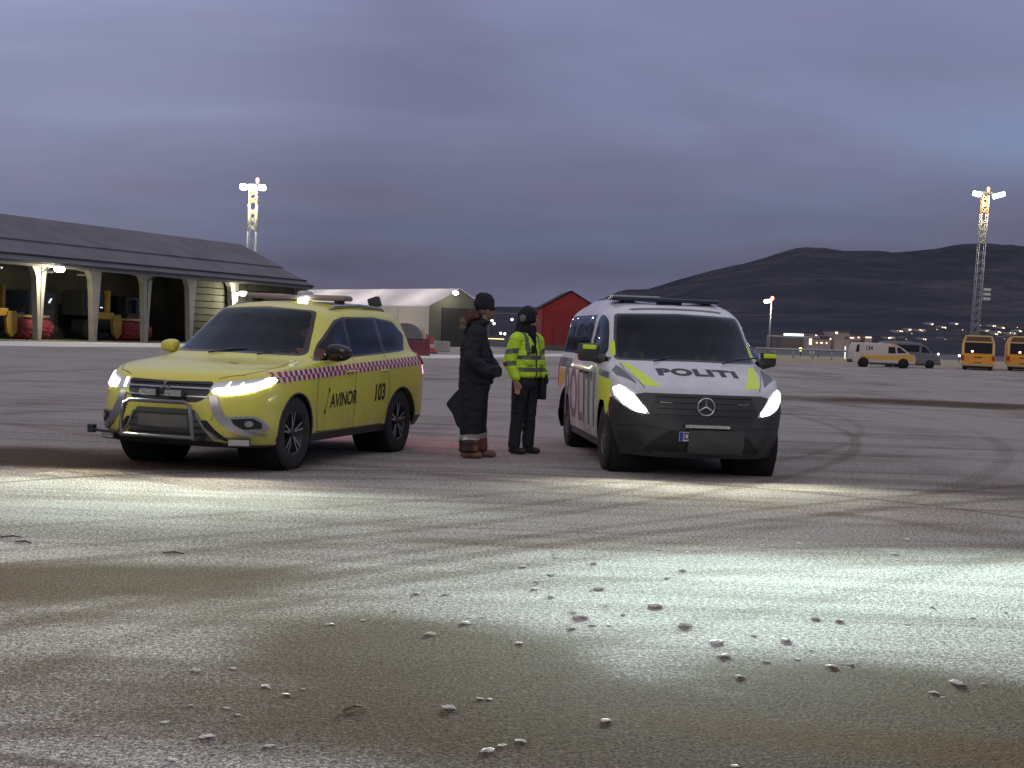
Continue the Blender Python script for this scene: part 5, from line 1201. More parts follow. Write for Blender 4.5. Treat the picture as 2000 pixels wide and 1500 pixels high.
# ------------------------------------------------------------------ police van
hd = Vector((.085, -1)).normalized(); lf = Vector((-hd.y, hd.x))
o3 = gp(1182, 916).xy - hd*1.6 + lf*.875
van = thing('police_van', 'white police van with POLITI across its bonnet and black front bumper', 'van', (o3.x, o3.y, 0), math.atan2(hd.y, hd.x))
vz = lambda pts, z: [Vector((x, y, z)) for x, y in pts]
rows = [
 vz([(2.36,0),(2.33,.4),(2.24,.60),(2.09,.72),(1.98,.82),(1.6,.90),(1.2,.89),(.35,.89),(-.9,.89),(-1.6,.90),(-2.22,.87),(-2.32,.55),(-2.35,0)], .21),
 vz([(2.46,0),(2.43,.42),(2.32,.64),(2.14,.77),(2.0,.86),(1.6,.93),(1.2,.915),(.35,.915),(-.9,.915),(-1.6,.93),(-2.27,.90),(-2.37,.55),(-2.39,0)], .34),
 vz([(2.49,0),(2.46,.42),(2.355,.67),(2.17,.825),(2.0,.90),(1.6,.94),(1.2,.93),(.35,.93),(-.9,.93),(-1.6,.94),(-2.28,.905),(-2.38,.55),(-2.40,0)], .55),
 vz([(2.465,0),(2.435,.42),(2.34,.68),(2.15,.86),(1.95,.92),(1.6,.94),(1.2,.935),(.35,.935),(-.9,.935),(-1.6,.94),(-2.28,.905),(-2.38,.55),(-2.40,0)], .73),
 rowv([(2.39,0,.872),(2.365,.42,.878),(2.25,.66,.91),(2.06,.82,.965),(1.90,.87,1.005),(1.6,.90,1.05),(1.25,.92,1.075),(.35,.925,1.09),(-.9,.925,1.09),(-1.6,.925,1.09),(-2.27,.89,1.09),(-2.37,.55,1.09),(-2.39,0,1.09)]),
 rowv([(2.05,0,1.025),(2.03,.40,1.027),(1.95,.60,1.035),(1.82,.73,1.058),(1.72,.79,1.075),(1.52,.84,1.095),(1.25,.90,1.115),(.35,.912,1.135),(-.9,.912,1.14),(-1.6,.912,1.14),(-2.26,.88,1.14),(-2.36,.55,1.14),(-2.38,0,1.14)]),
 rowv([(1.62,0,1.170),(1.59,.38,1.170),(1.52,.58,1.170),(1.45,.68,1.168),(1.40,.735,1.165),(1.34,.785,1.16),(1.22,.87,1.145),(.35,.90,1.17),(-.9,.90,1.18),(-1.6,.90,1.18),(-2.24,.87,1.18),(-2.34,.55,1.18),(-2.36,0,1.18)]),
 rowv([(1.20,0,1.44),(1.18,.36,1.44),(1.12,.54,1.435),(1.06,.65,1.43),(1.02,.705,1.425),(.97,.75,1.42),(.86,.81,1.41),(.35,.85,1.43),(-.9,.855,1.44),(-1.6,.855,1.44),(-2.19,.825,1.44),(-2.28,.5,1.44),(-2.30,0,1.44)]),
 rowv([(.80,0,1.71),(.79,.33,1.71),(.75,.53,1.705),(.70,.625,1.70),(.66,.675,1.692),(.62,.712,1.688),(.52,.75,1.68),(.1,.79,1.70),(-.9,.795,1.71),(-1.6,.79,1.70),(-2.10,.76,1.69),(-2.18,.45,1.69),(-2.20,0,1.69)]),
 rowv([(.62,0,1.785),(.60,.28,1.782),(.57,.46,1.778),(.53,.56,1.772),(.50,.605,1.77),(.45,.64,1.768),(.35,.675,1.772),(.0,.71,1.80),(-.9,.715,1.81),(-1.6,.71,1.80),(-2.0,.66,1.775),(-2.07,.4,1.77),(-2.09,0,1.77)]),
 rowv([(.48,0,1.808),(.46,0,1.81),(.42,0,1.812),(.37,0,1.814),(.33,0,1.815),(.28,0,1.817),(.18,0,1.82),(-.2,0,1.84),(-.9,0,1.848),(-1.5,0,1.838),(-1.92,0,1.815),(-1.97,0,1.80),(-2.0,0,1.795)]),
]
body = net_surface(rows, 7, 6)
bvh = BVHTree.FromBMesh(body)
wsf = lambda c: .45 < c.x < 1.8 and c.z > 1.12
ws = rounded([(-.785, 1.175), (-.705, 1.69), (0, 1.712), (.705, 1.69), (.785, 1.175), (0, 1.185)], .05)
wsg = rounded([(-.755, 1.195), (-.68, 1.672), (0, 1.694), (.68, 1.672), (.755, 1.195), (0, 1.205)], .04)
w1 = rounded([(1.12, 1.20), (1.02, 1.32), (.70, 1.60), (.50, 1.665), (.30, 1.675), (.22, 1.20)], .06)
w2 = rounded([(.06, 1.20), (.12, 1.675), (-1.90, 1.675), (-2.08, 1.55), (-2.12, 1.20)], .08)
hl = rounded([(.875, .925), (.80, .915), (.71, .855), (.66, .79), (.558, .650), (.69, .665), (.80, .715), (.885, .79)], .008)
dark = [(-1.1, .1), (-1.1, .72), (-.90, .80), (-.60, .866), (0, .868), (.60, .866), (.90, .80), (1.1, .72), (1.1, .1)]
xlim = [(1.99, .1), (1.93, .95), (2.8, .95), (2.8, .1)]
archs = [[(ax_+.43*math.cos(2*math.pi*k/28), .345+.43*math.sin(2*math.pi*k/28)) for k in range(28)] for ax_ in (1.6, -1.6)]
for p in archs: cut_poly(body, p, (0, 2), side)
for p in (w1, w2): cut_poly(body, p, (0, 2), lambda c: abs(c.y) > .5 and c.z > 1.1)
cut_poly(body, ws, (1, 2), wsf)
cut_poly(body, xlim, (0, 2), lambda c: c.x > 1.5)
ff = lambda c: c.x > 1.90
for p in (hl, mirr(hl), dark): cut_poly(body, p, (1, 2), ff)
for p in archs: take(body, p, (0, 2), side).free()
W2 = [(take(body, p, (0, 2), lambda c: c.y*s_ > .5 and c.z > 1.1), s_) for p in (w1, w2) for s_ in (1, -1)]
wsb = take(body, ws, (1, 2), wsf)
HL = [take(body, p, (1, 2), ff) for p in (hl, mirr(hl))]
dk = take(body, dark, (1, 2), lambda c: pin((c.x, c.z), xlim))
sill = [(1.6, .1), (1.6, .30), (-1.6, .30), (-1.6, .45), (-2.8, .45), (-2.8, .1)]
cut_poly(body, sill, (0, 2), lambda c: c.x < 1.9); sl_ = take(body, sill, (0, 2), lambda c: c.x < 1.9)
obj('body', body, M_wht, van, smooth=True)
obj('front_bumper', dk, M_dgrey, van, smooth=True); obj('sill_cladding', sl_, M_dgrey, van, smooth=True)
cut_poly(wsb, wsg, (1, 2), lambda c: True); g_ = take(wsb, wsg, (1, 2), lambda c: True)
obj('windscreen_frame', wsb, M_trim, van); obj('windscreen', g_, G_van, van)
for b_, s_ in W2: obj('side_window', b_, G_van, van)
for k, s_ in enumerate((1, -1)):
    H_ = obj('headlight', HL[k], M_lens, van)
    st = [(.865, .905), (.84, .870), (.77, .80), (.69, .725), (.60, .675)]
    if s_ < 0: st = [(-a, b) for a, b in st]
    decal('light_strip', strip_poly(st, [.05, .10, .12, .09, .03]), bvh, 'front', M_bulb2, H_, off=.006, step=.03)
    spot(H_, (2.44, .75*s_, .80), (2.44+6.6, s_*1.0+1.2, .0), 9800, 92, .95, sy=.058, col=(.70, 1, .93))
    spot(H_, (2.44, .70*s_, .82), (2.44+9, s_*1.3-.6, 0), 1500, 110, .9, col=(1, .93, .72), sy=.085)
    spot(H_, (2.44, .65*s_, .80), (2.44+5, 1.4*s_, 0), 240, 150, 1.0, col=(.95, 1, .78))
# bumper details: grille slats, joints, lower intake
gr_o = decal('grille', rounded([(-.50, .60), (-.56, .70), (-.50, .85), (.50, .85), (.56, .70), (.50, .60)], .03), bvh, 'front', M_blk, van, off=.003)
for zz in (.655, .715, .775, .83):
    decal('grille_slat', [(-.50, zz), (.50, zz), (.50, zz+.022), (-.50, zz+.022)], bvh, 'front', M_blk, gr_o, off=.005, thick=.008)
for s_ in (1, -1):
    decal('slat_glint', [(s_*.34, .765), (s_*.46, .77), (s_*.46, .774), (s_*.34, .769)], bvh, 'front', M_satin, gr_o, off=.02)
li = decal('lower_intake', rounded([(-.62, .27), (-.50, .40), (-.36, .50), (.36, .50), (.50, .40), (.62, .27)], .03), bvh, 'front', M_gap, van, off=.003)
for s_ in (1, -1):
    decal('bumper_recess', rounded([(s_*.60, .33), (s_*.64, .44), (s_*.82, .46), (s_*.84, .36), (s_*.74, .31)], .02), bvh, 'front', M_blk, van, off=.003)
    decal('panel_gap', strip_poly([(s_*.36, .50), (s_*.58, .53), (s_*.86, .52)], .007), bvh, 'front', M_gap, van, off=.002)
# star in a ring
st_ = bmesh.new()
tube(st_, [(2.50, .088*math.cos(R(a)), .745+.088*math.sin(R(a))) for a in range(0, 361, 12)], .0062, 8, cap=False)
for a in (90, 210, 330):
    d = Vector((0, math.cos(R(a)), math.sin(R(a)))); n_ = Vector((0, -d.z, d.y)); c = Vector((2.50, 0, .745)); f_ = Vector((.008, 0, 0))
    v = [st_.verts.new(p) for p in (c-n_*.011-d*.004, c+n_*.011-d*.004, c+d*.086+n_*.0025, c+d*.086-n_*.0025, c+f_, c+d*.084+f_*.3)]
    for q in ((0, 4, 5, 3), (1, 2, 5, 4), (3, 5, 2)): st_.faces.new([v[i] for i in q])
obj('emblem', st_, M_chr, van)
led_bar(van, (2.505, .02, .545), .46, .030, 11)
pl = decal('number_plate', [(-.265, .395), (.255, .395), (.255, .485), (-.265, .485)], bvh, 'front', M_plate, van, off=.012, thick=.01)
decal('blue_band', [(-.262, .398), (-.225, .398), (-.225, .482), (-.262, .482)], bvh, 'front', M_blue, pl, off=.026)
b2 = text_mesh('D', .095, .003, .8, step=.04)
for v in b2.verts: v.co.x += -.19; v.co.y += .44
obj('plate_letter', lay(b2, bvh, 'front', 1, .026), M_txt, pl)
decal('plate_cover', [(-.168, .285), (.40, .285), (.40, .51), (-.168, .51)], bvh, 'front', mat('dusty_cover', (.038, .042, .048), .6, var=.2), van, off=.03, thick=.01)
# bonnet livery
dkf = mat('dark_reflective_film', (.06, .07, .07), .35)
for s_ in (1, -1):
    decal('neon_stripe', [(1.53, .66*s_), (1.47, .735*s_), (2.24, .615*s_), (2.30, .45*s_)], bvh, 'top', M_neon, van, off=.002)
    decal('dark_panel', [(1.50, .79*s_), (1.66, .86*s_), (1.90, .845*s_), (2.20, .67*s_)], bvh, 'top', dkf, van, off=.002)
    decal('bonnet_gap', strip_poly([(1.46, .735*s_), (1.75, .735*s_), (2.1, .66*s_), (2.28, .60*s_)], .006), bvh, 'top', M_gap, van, off=.0035)
b2 = text_mesh('POLITI', .25, .014, 1.09, step=.04, space=1.1)
for v in b2.verts: tx, ty = v.co.x, v.co.y; v.co.x = 1.90 - ty*1.15; v.co.y = tx + .02
obj('bonnet_lettering', lay(b2, bvh, 'top', 1, .003), M_txt, van)
decal('roof_strip', rounded([(.64, -.54), (.70, -.50), (.715, 0), (.70, .50), (.64, .54), (.665, 0)], .01), bvh, 'top', M_trim, van, off=.003)
for s_ in (1, -1):
    # flank livery
    decal('neon_panel', [(1.28, 1.0), (1.90, .97), (1.98, .80), (1.93, .66), (1.86, .60), (1.72, .745), (1.45, .745), (1.26, .72)], bvh, 'side', M_neon, van, s_, off=.002)
    decal('dark_panel', [(1.24, 1.075), (1.72, 1.04), (1.80, .985), (1.24, 1.01)], bvh, 'side', dkf, van, s_, off=.0035)
    decal('neon_pillar', [(1.165, 1.22), (1.245, 1.22), (1.04, 1.38), (.96, 1.38)], bvh, 'side', M_neon, van, s_, off=.002)
    decal('blue_stripe', [(-2.30, 1.02), (-2.30, 1.13), (-1.2, 1.13), (-1.2, 1.02)], bvh, 'side', mat('dark_blue_film', (.02, .03, .09), .4), van, s_, off=.002)
    decal('amber_panel', [(-2.30, .62), (-2.30, .98), (-1.7, .98), (-1.7, .85), (-2.06, .70), (-2.06, .62)], bvh, 'side', mat('ochre_film', (.55, .34, .05), .4), van, s_, off=.002)
    b2 = text_mesh('POLITI', .86, .012, .98, step=.08, space=1.12)
    for v in b2.verts:
        tx, tz = v.co.x, v.co.y; v.co.x = -.35 - tx*s_; v.co.y = .68 + tz
    obj('flank_lettering', lay(b2, bvh, 'side', s_, .003), mat('grey_lettering', (.13, .125, .135), .5), van)
    for pts in ([(1.20, 1.19), (1.24, 1.05), (1.19, .8), (1.10, .33)], [(.12, 1.68), (.14, .9), (.12, .33)], [(-1.0, 1.68), (-1.0, .33)], [(.12, 1.02), (-2.4, 1.02)]):
        decal('panel_gap', strip_poly(pts, .008), bvh, 'side', M_gap, van, s_, off=.004)
    for hx_ in (.32, -.05):
        bm = bmesh.new(); tube(bm, [(hx_+.10, s_*.925, 1.0), (hx_+.09, s_*.965, 1.0), (hx_-.09, s_*.965, 1.0), (hx_-.10, s_*.925, 1.0)], .014, 8); obj('door_handle', bm, M_blk, van)
    # mirrors
    bm = bmesh.new()
    my = -1.04 if s_ < 0 else .985
    bx(bm, (1.12, my, 1.245 if s_ < 0 else 1.235), (.13, .24 if s_ < 0 else .17, .20 if s_ < 0 else .17), bevel=.05)
    tube(bm, [(1.14, s_*.86, 1.17), (1.13, s_*1.0, 1.19)], [.06, .045], 8)
    mo = obj('mirror', bm, M_dgrey, van, smooth=True)
    bm = bmesh.new(); bx(bm, (1.14, my, 1.302 if s_ < 0 else 1.275), (.125, .15 if s_ < 0 else .14, .05), bevel=.012); obj('neon_cap', bm, M_neon, mo, smooth=True)
    bm = bmesh.new(); bx(bm, (1.053, my, 1.24), (.006, .15, .13)); obj('mirror_glass', bm, M_chr, mo)
    # window sail panel
    decal('sail_panel', [(1.12, 1.15), (1.27, 1.15), (1.22, 1.20), (1.13, 1.20)], bvh, 'side', M_trim, van, s_, off=.004)
    for ax_ in (1.6, -1.6):
        wheel(van, ax_, s_*.79, .345, .255, .205, 'van', s_)
    decal('tail_light', [(-2.27, .75), (-2.27, 1.12), (-2.19, 1.12), (-2.21, .75)], bvh, 'side', M_redl, van, s_, off=.01, thick=.01)
bm = bmesh.new()
for ax_ in (1.6, -1.6):
    lathe(bm, [(.435, -.88), (.435, -.46), (.05, -.46)], 'y', 28, (ax_, 0, .345)); lathe(bm, [(.435, .88), (.435, .46), (.05, .46)], 'y', 28, (ax_, 0, .345))
bx(bm, (2.15, 0, .42), (.34, 1.10, .36)); bx(bm, (0, 0, .36), (2.25, 1.66, .14)); bx(bm, (-2.15, 0, .45), (.2, 1.5, .28)); bx(bm, (0, 0, .44), (4.2, .88, .28))
obj('underbody', bm, M_well, van)
bm = bmesh.new(); bx(bm, (1.36, 0, 1.03), (.45, 1.50, .20), bevel=.05); bx(bm, (-.3, 0, .60), (3.8, 1.6, .06)); bx(bm, (-2.2, 0, 1.0), (.06, 1.4, .7))
obj('dashboard', bm, M_int, van, smooth=True)
for y_ in (.42, -.42): seat(van, .45, y_, .82)
for x_ in (-.6, -1.5):
    bm = bmesh.new(); bx(bm, (x_, 0, .85), (.5, 1.3, .16), bevel=.05); bx(bm, (x_-.28, 0, 1.15), (.14, 1.3, .55), bevel=.05); obj('rear_bench', bm, M_seat, van, smooth=True)
bm = bmesh.new(); bx(bm, (.76, 0, 1.63), (.03, .16, .05), Matrix.Rotation(R(30), 3, 'Y'), bevel=.01); obj('rear_view_mirror', bm, M_clear, van)
# paper note on rear side glass
decal('note', [(-.95, 1.42), (-.95, 1.56), (-.62, 1.56), (-.62, 1.42)], bvh, 'side', mat('paper_note', (.22, .21, .23), .8), van, -1, off=-.01)
# emergency light bars
bmt = bmesh.new(); bx(bmt, (.12, -.04, 1.872), (.28, 1.28, .045), bevel=.02)
lbo = obj('beacon_bar', bmt, mat('dark_blue_lens', (.015, .022, .045), .15), van, smooth=True)
bm = bmesh.new(); bx(bm, (.12, -.38, 1.902), (.24, .56, .022), bevel=.008); obj('bar_lid', bm, M_clear, lbo)
for s_ in (.45, -.45):
    bm = bmesh.new(); bx(bm, (.10, s_, 1.838), (.14, .12, .05), bevel=.01); obj('bar_foot', bm, M_trim, lbo)
bm = bmesh.new(); bx(bm, (.14, .02, 1.842), (.12, .30, .05), bevel=.02); obj('siren', bm, M_trim, lbo, smooth=True)
bm = bmesh.new(); bx(bm, (-1.75, 0, 1.875), (.22, 1.1, .07), bevel=.03); obj('rear_beacon_bar', bm, MATS['dark_blue_lens'], van, smooth=True)
for s_ in (-.4, .35):
    bm = bmesh.new(); tube(bm, [(1.62, s_, 1.18), (1.50, s_+.2, 1.225), (1.43, s_+.42, 1.25)], .009, 6); obj('wiper', bm, M_trim, van)
decal('rear_window', rounded([(-.66, 1.22), (-.58, 1.62), (.58, 1.62), (.66, 1.22)], .05), bvh, 'back', M_trim, van, off=.003)
# ------------------------------------------------------------------ people
M_navy = mat('navy_cloth', (.010, .012, .021), .9, bump=.35, bscale=45, var=.35, vscale=3)
M_navy2 = mat('dark_trouser_cloth', (.016, .020, .026), .85, bump=.3, bscale=50, var=.3, vscale=4)
M_knit = mat('black_knit', (.010, .011, .018), .95, bump=.6, bscale=130)
M_fur = mat('brown_fur', (.13, .055, .045), .95, bump=1, bscale=90, var=.5, vscale=9)
M_furl = mat('tan_lining', (.13, .10, .065), .9, bump=.5, bscale=60)
M_refl = mat('reflective_band', (.36, .36, .35), .35, metal=.3, var=.1, vscale=20)
M_refd = mat('grey_reflective_band', (.12, .125, .12), .45, metal=.2, var=.15, vscale=12)
M_rustc = mat('rust_cloth', (.16, .055, .035), .85, bump=.4, bscale=40, var=.3)
M_brown = mat('dark_brown_cloth', (.045, .026, .028), .9, bump=.4, bscale=40, var=.3)
M_boot = mat('brown_leather', (.15, .085, .065), .6, var=.25, vscale=12)
M_bootb = mat('black_leather', (.014, .014, .017), .5, var=.2)
M_hiv = mat('hi_vis_yellow', (.52, .80, .035), .75, bump=.25, bscale=35, var=.12, vscale=6)
M_hair = mat('dark_hair', (.02, .014, .012), .7)

def skinmesh(name, segs, voxel, m_, parent, **k):
    bm = blob(segs, voxel, **k); return obj(name, bm, m_, parent, smooth=True)
def hand(w, d, side, curl=.25):
    """segments of a relaxed hand; w wrist, d unit direction of the fingers, side unit vector towards the thumb"""
    w, d, sd = Vector(w), Vector(d).normalized(), Vector(side).normalized()
    n_ = d.cross(sd).normalized(); pc = w + d*.045; sg = [(w, w+d*.03, .024, .024), (w+d*.03+sd*.022, w+d*.085+sd*.026, .015, .014), (w+d*.03, w+d*.088, .016, .015), (w+d*.03-sd*.022, w+d*.082-sd*.024, .015, .013)]
    for k, ln in enumerate((.070, .080, .074, .058)):
        b_ = w + d*.09 + sd*(.027-.018*k); p1 = b_ + d*ln*.5 + n_*curl*.012; p2 = b_ + d*ln*.95 + n_*curl*.055
        sg += [(b_, p1, .0092, .0085), (p1, p2, .0085, .0072)]
    t0 = w + d*.035 + sd*.030; t1 = t0 + d*.035 + sd*.022 + n_*.010; t2 = t1 + d*.034 + sd*.006 + n_*.014
    sg += [(t0, t1, .013, .011), (t1, t2, .0105, .0085)]
    return sg
def head_segs(c, f=Vector((1, 0, 0)), tilt=0):
    """head with nose, brow, chin, ears; f = facing"""
    c = Vector(c); f = Vector(f).normalized(); l_ = Vector((-f.y, f.x, 0)); up = Vector((0, 0, 1))
    q = Matrix((f, l_, up)).transposed()
    return [(c+up*.03-f*.015, c+up*.03-f*.0151, (.098, .077, .098), (.098, .077, .098), q), (c-up*.03+f*.015, c-up*.045+f*.02, (.075, .062, .07), (.065, .055, .06), q),
            (c+f*.085+up*.008, c+f*.104-up*.018, .010, .014), (c+f*.078-up*.052, c+f*.0785-up*.052, (.014, .024, .008), (.014, .024, .008), q), (c+f*.072-up*.088, c+f*.0725-up*.088, (.022, .026, .018), (.022, .026, .018), q),
            (c+f*.078+up*.032+l_*.03, c+f*.078+up*.032-l_*.03, .012, .012), (c+l_*.078-f*.01+up*.0, c+l_*.080-f*.015-up*.02, (.016, .008, .026), (.016, .008, .02), q), (c-l_*.078-f*.01, c-l_*.080-f*.015-up*.02, (.016, .008, .026), (.016, .008, .02), q)]
def eyes(c, f, parent):
    c = Vector(c); f = Vector(f).normalized(); l_ = Vector((-f.y, f.x, 0))
    for s_ in (1, -1):
        bm = bmesh.new(); bmesh.ops.create_icosphere(bm, subdivisions=2, radius=.012); bmesh.ops.translate(bm, vec=c+f*.079+l_*.031*s_+Vector((0, 0, .014)), verts=bm.verts)
        obj('eye', bm, mat('eye_dark', (.05, .04, .04), .2), parent, smooth=True)
def classify(o, mats, fn):
    for m_ in mats: o.data.materials.append(m_)
    for p in o.data.polygons: p.material_index = fn(p.center)

# --- man in the navy coverall jacket, seen from the side
f1 = gp(925, 894)
p1 = thing('person', 'man in navy winter jacket, black knitted cap and reflective ankle band, standing side on', 'person', (f1.x, f1.y, 0))
fc = Vector((.93, .37, 0)).normalized()
bd = head_segs((.085, 0, 1.665), fc) + [((.02, 0, 1.48), (.06, 0, 1.58), .058, .056), ((-.02, -.17, 1.42), (-.02, .17, 1.42), .07, .07), ((-.03, 0, .95), (-.02, 0, 1.38), (.11, .15, .1), (.12, .17, .12)),
    ((-.03, -.09, .92), (-.03, -.10, .50), .085, .06), ((-.03, -.10, .50), (-.07, -.10, .09), .055, .042), ((-.03, .09, .92), (.02, .11, .50), .085, .06), ((.02, .11, .50), (.07, .12, .09), .055, .042),
    ((-.02, -.20, 1.40), (-.07, -.26, 1.12), .052, .042), ((-.07, -.26, 1.12), (.12, -.23, 1.00), .040, .030), ((0, .20, 1.40), (.10, .26, 1.12), .052, .042), ((.10, .26, 1.12), (.20, .17, 1.00), .040, .030)]
bd += hand((.12, -.23, 1.0), (.9, .2, -.35), (.3, .2, .9)) + hand((.20, .17, 1.0), (.5, -.8, -.35), (.5, .1, .85))
b1 = skinmesh('body', bd, .0064, mat('darker_skin', (.20, .125, .10), .6), p1, smooth=3); classify(b1, [M_knit], lambda c: 1 if c.z < 1.3 else 0); eyes((.085, 0, 1.665), fc, p1)  # one even, darker skin tone
jk = [((-.035, 0, 1.28), (-.03, 0, 1.40), (.165, .225, .12), (.14, .20, .10)), ((-.02, 0, .98), (-.035, 0, 1.28), (.185, .225, .12), (.17, .225, .12)), ((.0, 0, .86), (-.02, 0, 1.0), (.20, .225, .06), (.19, .225, .1)),
    ((-.03, 0, 1.44), (.0, 0, 1.52), (.125, .15, .06), (.095, .10, .05)), ((-.02, -.17, 1.42), (-.02, .17, 1.42), .088, .088),
    ((-.02, -.20, 1.40), (-.07, -.27, 1.12), .082, .078), ((-.07, -.27, 1.12), (.11, -.24, .99), .078, .068), ((.0, .20, 1.40), (.11, .27, 1.12), .082, .076), ((.11, .27, 1.12), (.22, .16, .99), .076, .064),
    ((.13, -.12, .97), (.14, .10, .97), (.09, .07, .09), (.09, .07, .09)), ((.20, -.08, .98), (.20, .12, .98), (.055, .05, .07), (.055, .05, .07))]
skinmesh('jacket', jk, .011, M_navy, p1, smooth=5, wrinkle=.012, wscale=8, seed=2)
col_ = [((-.05, -.09, 1.50), (-.05, .09, 1.50), .05, .05), ((.0, 0, 1.50), (.01, 0, 1.575), .075, .066), ((-.05, .09, 1.50), (.06, .07, 1.53), .045, .04), ((-.05, -.09, 1.50), (.06, -.07, 1.53), .045, .04), ((.07, -.05, 1.53), (.09, .05, 1.53), .035, .035)]
skinmesh('collar', col_, .010, M_navy, p1, smooth=4)
skinmesh('fur_hood', [((-.09, -.10, 1.60), (-.09, .10, 1.60), .062, .062), ((-.10, -.10, 1.60), (-.165, -.06, 1.51), .055, .05), ((-.10, .10, 1.60), (-.165, .06, 1.51), .055, .05), ((-.03, -.10, 1.60), (-.09, -.10, 1.61), .04, .055)], .010, M_fur, p1, smooth=3, wrinkle=.012, wscale=26, seed=5)
skinmesh('hood_lining', [((-.165, -.09, 1.53), (-.165, .09, 1.53), .05, .05), ((-.17, -.09, 1.46), (-.17, .09, 1.46), .045, .045)], .010, M_furl, p1, smooth=4, wrinkle=.006, wscale=20)
cp = [((.054, 0, 1.735), (.060, 0, 1.752), (.124, .106, .110), (.114, .100, .116), Matrix.Rotation(R(14), 3, 'Y')), ((.05, 0, 1.79), (.03, 0, 1.80), (.085, .08, .07), (.08, .075, .07))]
cap = skinmesh('knitted_cap', cp, .008, M_knit, p1, smooth=4)
bm = bmesh.new(); tube(bm, [(.062+.106*math.cos(R(a)), .092*math.sin(R(a)), 1.700-.012*math.cos(R(a))) for a in range(0, 361, 15)], .015, 8, cap=False); obj('cap_brim', bm, M_knit, cap)
tr = [((-.02, 0, .93), (-.02, 0, .80), (.185, .20, .1), (.19, .20, .1)), ((-.04, -.09, .85), (-.045, -.10, .45), (.155, .12, .1), (.125, .10, .1)), ((-.045, -.10, .45), (-.055, -.10, .10), (.12, .10, .08), (.12, .095, .05)),
    ((.0, .09, .85), (.02, .11, .45), (.15, .12, .1), (.115, .10, .1)), ((.02, .11, .45), (.055, .12, .10), (.11, .10, .08), (.10, .09, .05))]
to = skinmesh('coverall_legs', tr, .010, M_navy, p1, smooth=4, wrinkle=.013, wscale=7, seed=9)
def f_(c):
    if .215 + c.x*.05 < c.z < .275 + c.x*.05: return 1
    if c.z <= .215 + c.x*.05: return 3 if c.x > .0 else 2
    return 0
classify(to, [M_refl, M_brown, M_rustc], f_)
bm = bmesh.new(); prism(bm, rounded([(-.10, .80), (-.20, .77), (-.335, .60), (-.25, .50), (-.20, .36), (-.12, .30), (-.08, .55)], .04, 3), -.16, .02, XZ)
bmesh.ops.bevel(bm, geom=bm.edges[:], offset=.02, segments=2, affect='EDGES', clamp_overlap=True); obj('jacket_tail', bm, M_navy, p1, smooth=True)
for (x0, y0, xt) in ((-.07, -.10, .10), (.07, .12, .25)):
    skinmesh('boot', [((x0, y0, .05), (x0, y0, .14), (.068, .052, .05), (.06, .05, .05)), ((x0-.02, y0, .045), (xt-.06, y0, .045), (.06, .048, .042), (.055, .05, .042)), ((xt-.05, y0, .035), (xt-.045, y0, .035), (.052, .046, .034), (.05, .046, .034))], .007, M_boot, p1, smooth=3)

# --- man in the yellow high visibility jacket
f2 = gp(1021, 886)
p2 = thing('person', 'hooded man in bright yellow reflective jacket and dark trousers beside the man in navy', 'person', (f2.x, f2.y, 0), R(-40))
fc = Vector((math.cos(R(32)), math.sin(R(32)), 0))
HC = (.02, 0, 1.595)
bd = head_segs(HC, fc) + [((0, 0, 1.42), (.01, 0, 1.52), .055, .055), ((0, -.16, 1.36), (0, .16, 1.36), .065, .065), ((0, 0, .92), (0, 0, 1.33), (.10, .14, .1), (.11, .16, .12)),
    ((0, -.09, .88), (-.01, -.115, .48), .08, .055), ((-.01, -.115, .48), (-.03, -.13, .09), .052, .04), ((0, .09, .88), (0, .10, .48), .08, .055), ((0, .10, .48), (-.02, .11, .09), .052, .04),
    ((0, -.19, 1.34), (-.04, -.26, 1.08), .048, .04), ((-.04, -.26, 1.08), (.06, -.25, .875), .038, .027), ((0, .19, 1.34), (-.03, .27, 1.08), .048, .04), ((-.03, .27, 1.08), (.10, .22, .93), .038, .027)]
bd += hand((.062, -.25, .87), (.22, .05, -1), (.9, .3, .1), .5) + hand((.10, .22, .93), (.8, -.4, -.5), (.4, -.2, .8))
b2_ = skinmesh('body', bd, .0064, M_skin, p2, smooth=3); classify(b2_, [M_knit], lambda c: 1 if (c.z < 1.2 and c.y > 0) else 0); eyes(HC, fc, p2)
jk = [((0, 0, 1.20), (-.01, 0, 1.34), (.155, .215, .12), (.125, .195, .09)), ((.005, 0, .98), (0, 0, 1.2), (.165, .215, .10), (.155, .215, .1)), ((.005, 0, .93), (.005, 0, 1.0), (.165, .215, .045), (.165, .215, .06)),
    ((-.01, -.17, 1.355), (-.01, .17, 1.355), .085, .085), ((-.01, 0, 1.40), (0, 0, 1.44), (.10, .12, .05), (.085, .09, .04)),
    ((-.005, -.20, 1.34), (-.04, -.27, 1.08), .084, .075), ((-.04, -.27, 1.08), (.055, -.25, .915), .073, .060), ((-.005, .20, 1.34), (-.03, .28, 1.08), .084, .075), ((-.03, .28, 1.08), (.10, .22, .95), .073, .062),
    ((.12, -.10, 1.10), (.12, -.09, 1.08), (.05, .07, .05), (.05, .07, .05)), ((.12, .12, 1.10), (.12, .11, 1.08), (.05, .07, .05), (.05, .07, .05))]
jo = skinmesh('jacket', jk, .0085, M_hiv, p2, smooth=4, wrinkle=.009, wscale=9, seed=4)
def f_(c):
    arm = abs(c.y) > .205 + max(0, (1.34-c.z))*.03
    if arm:
        zz = c.z + (c.x+.02)*-.15
        return 1 if (1.175 < zz < 1.235 or 1.035 < zz < 1.09) else 0
    if 1.115 < c.z < 1.165 or .975 < c.z < 1.025: return 1
    if .085 < abs(c.y) < .135 and c.z > 1.15: return 1
    if c.x > .05 and abs(c.y - .0) < .012: return 2
    if c.x > .02 and c.z > 1.24 and abs(c.y) < (c.z-1.24)*.40: return 2
    return 0
classify(jo, [M_refd, M_knit], f_)
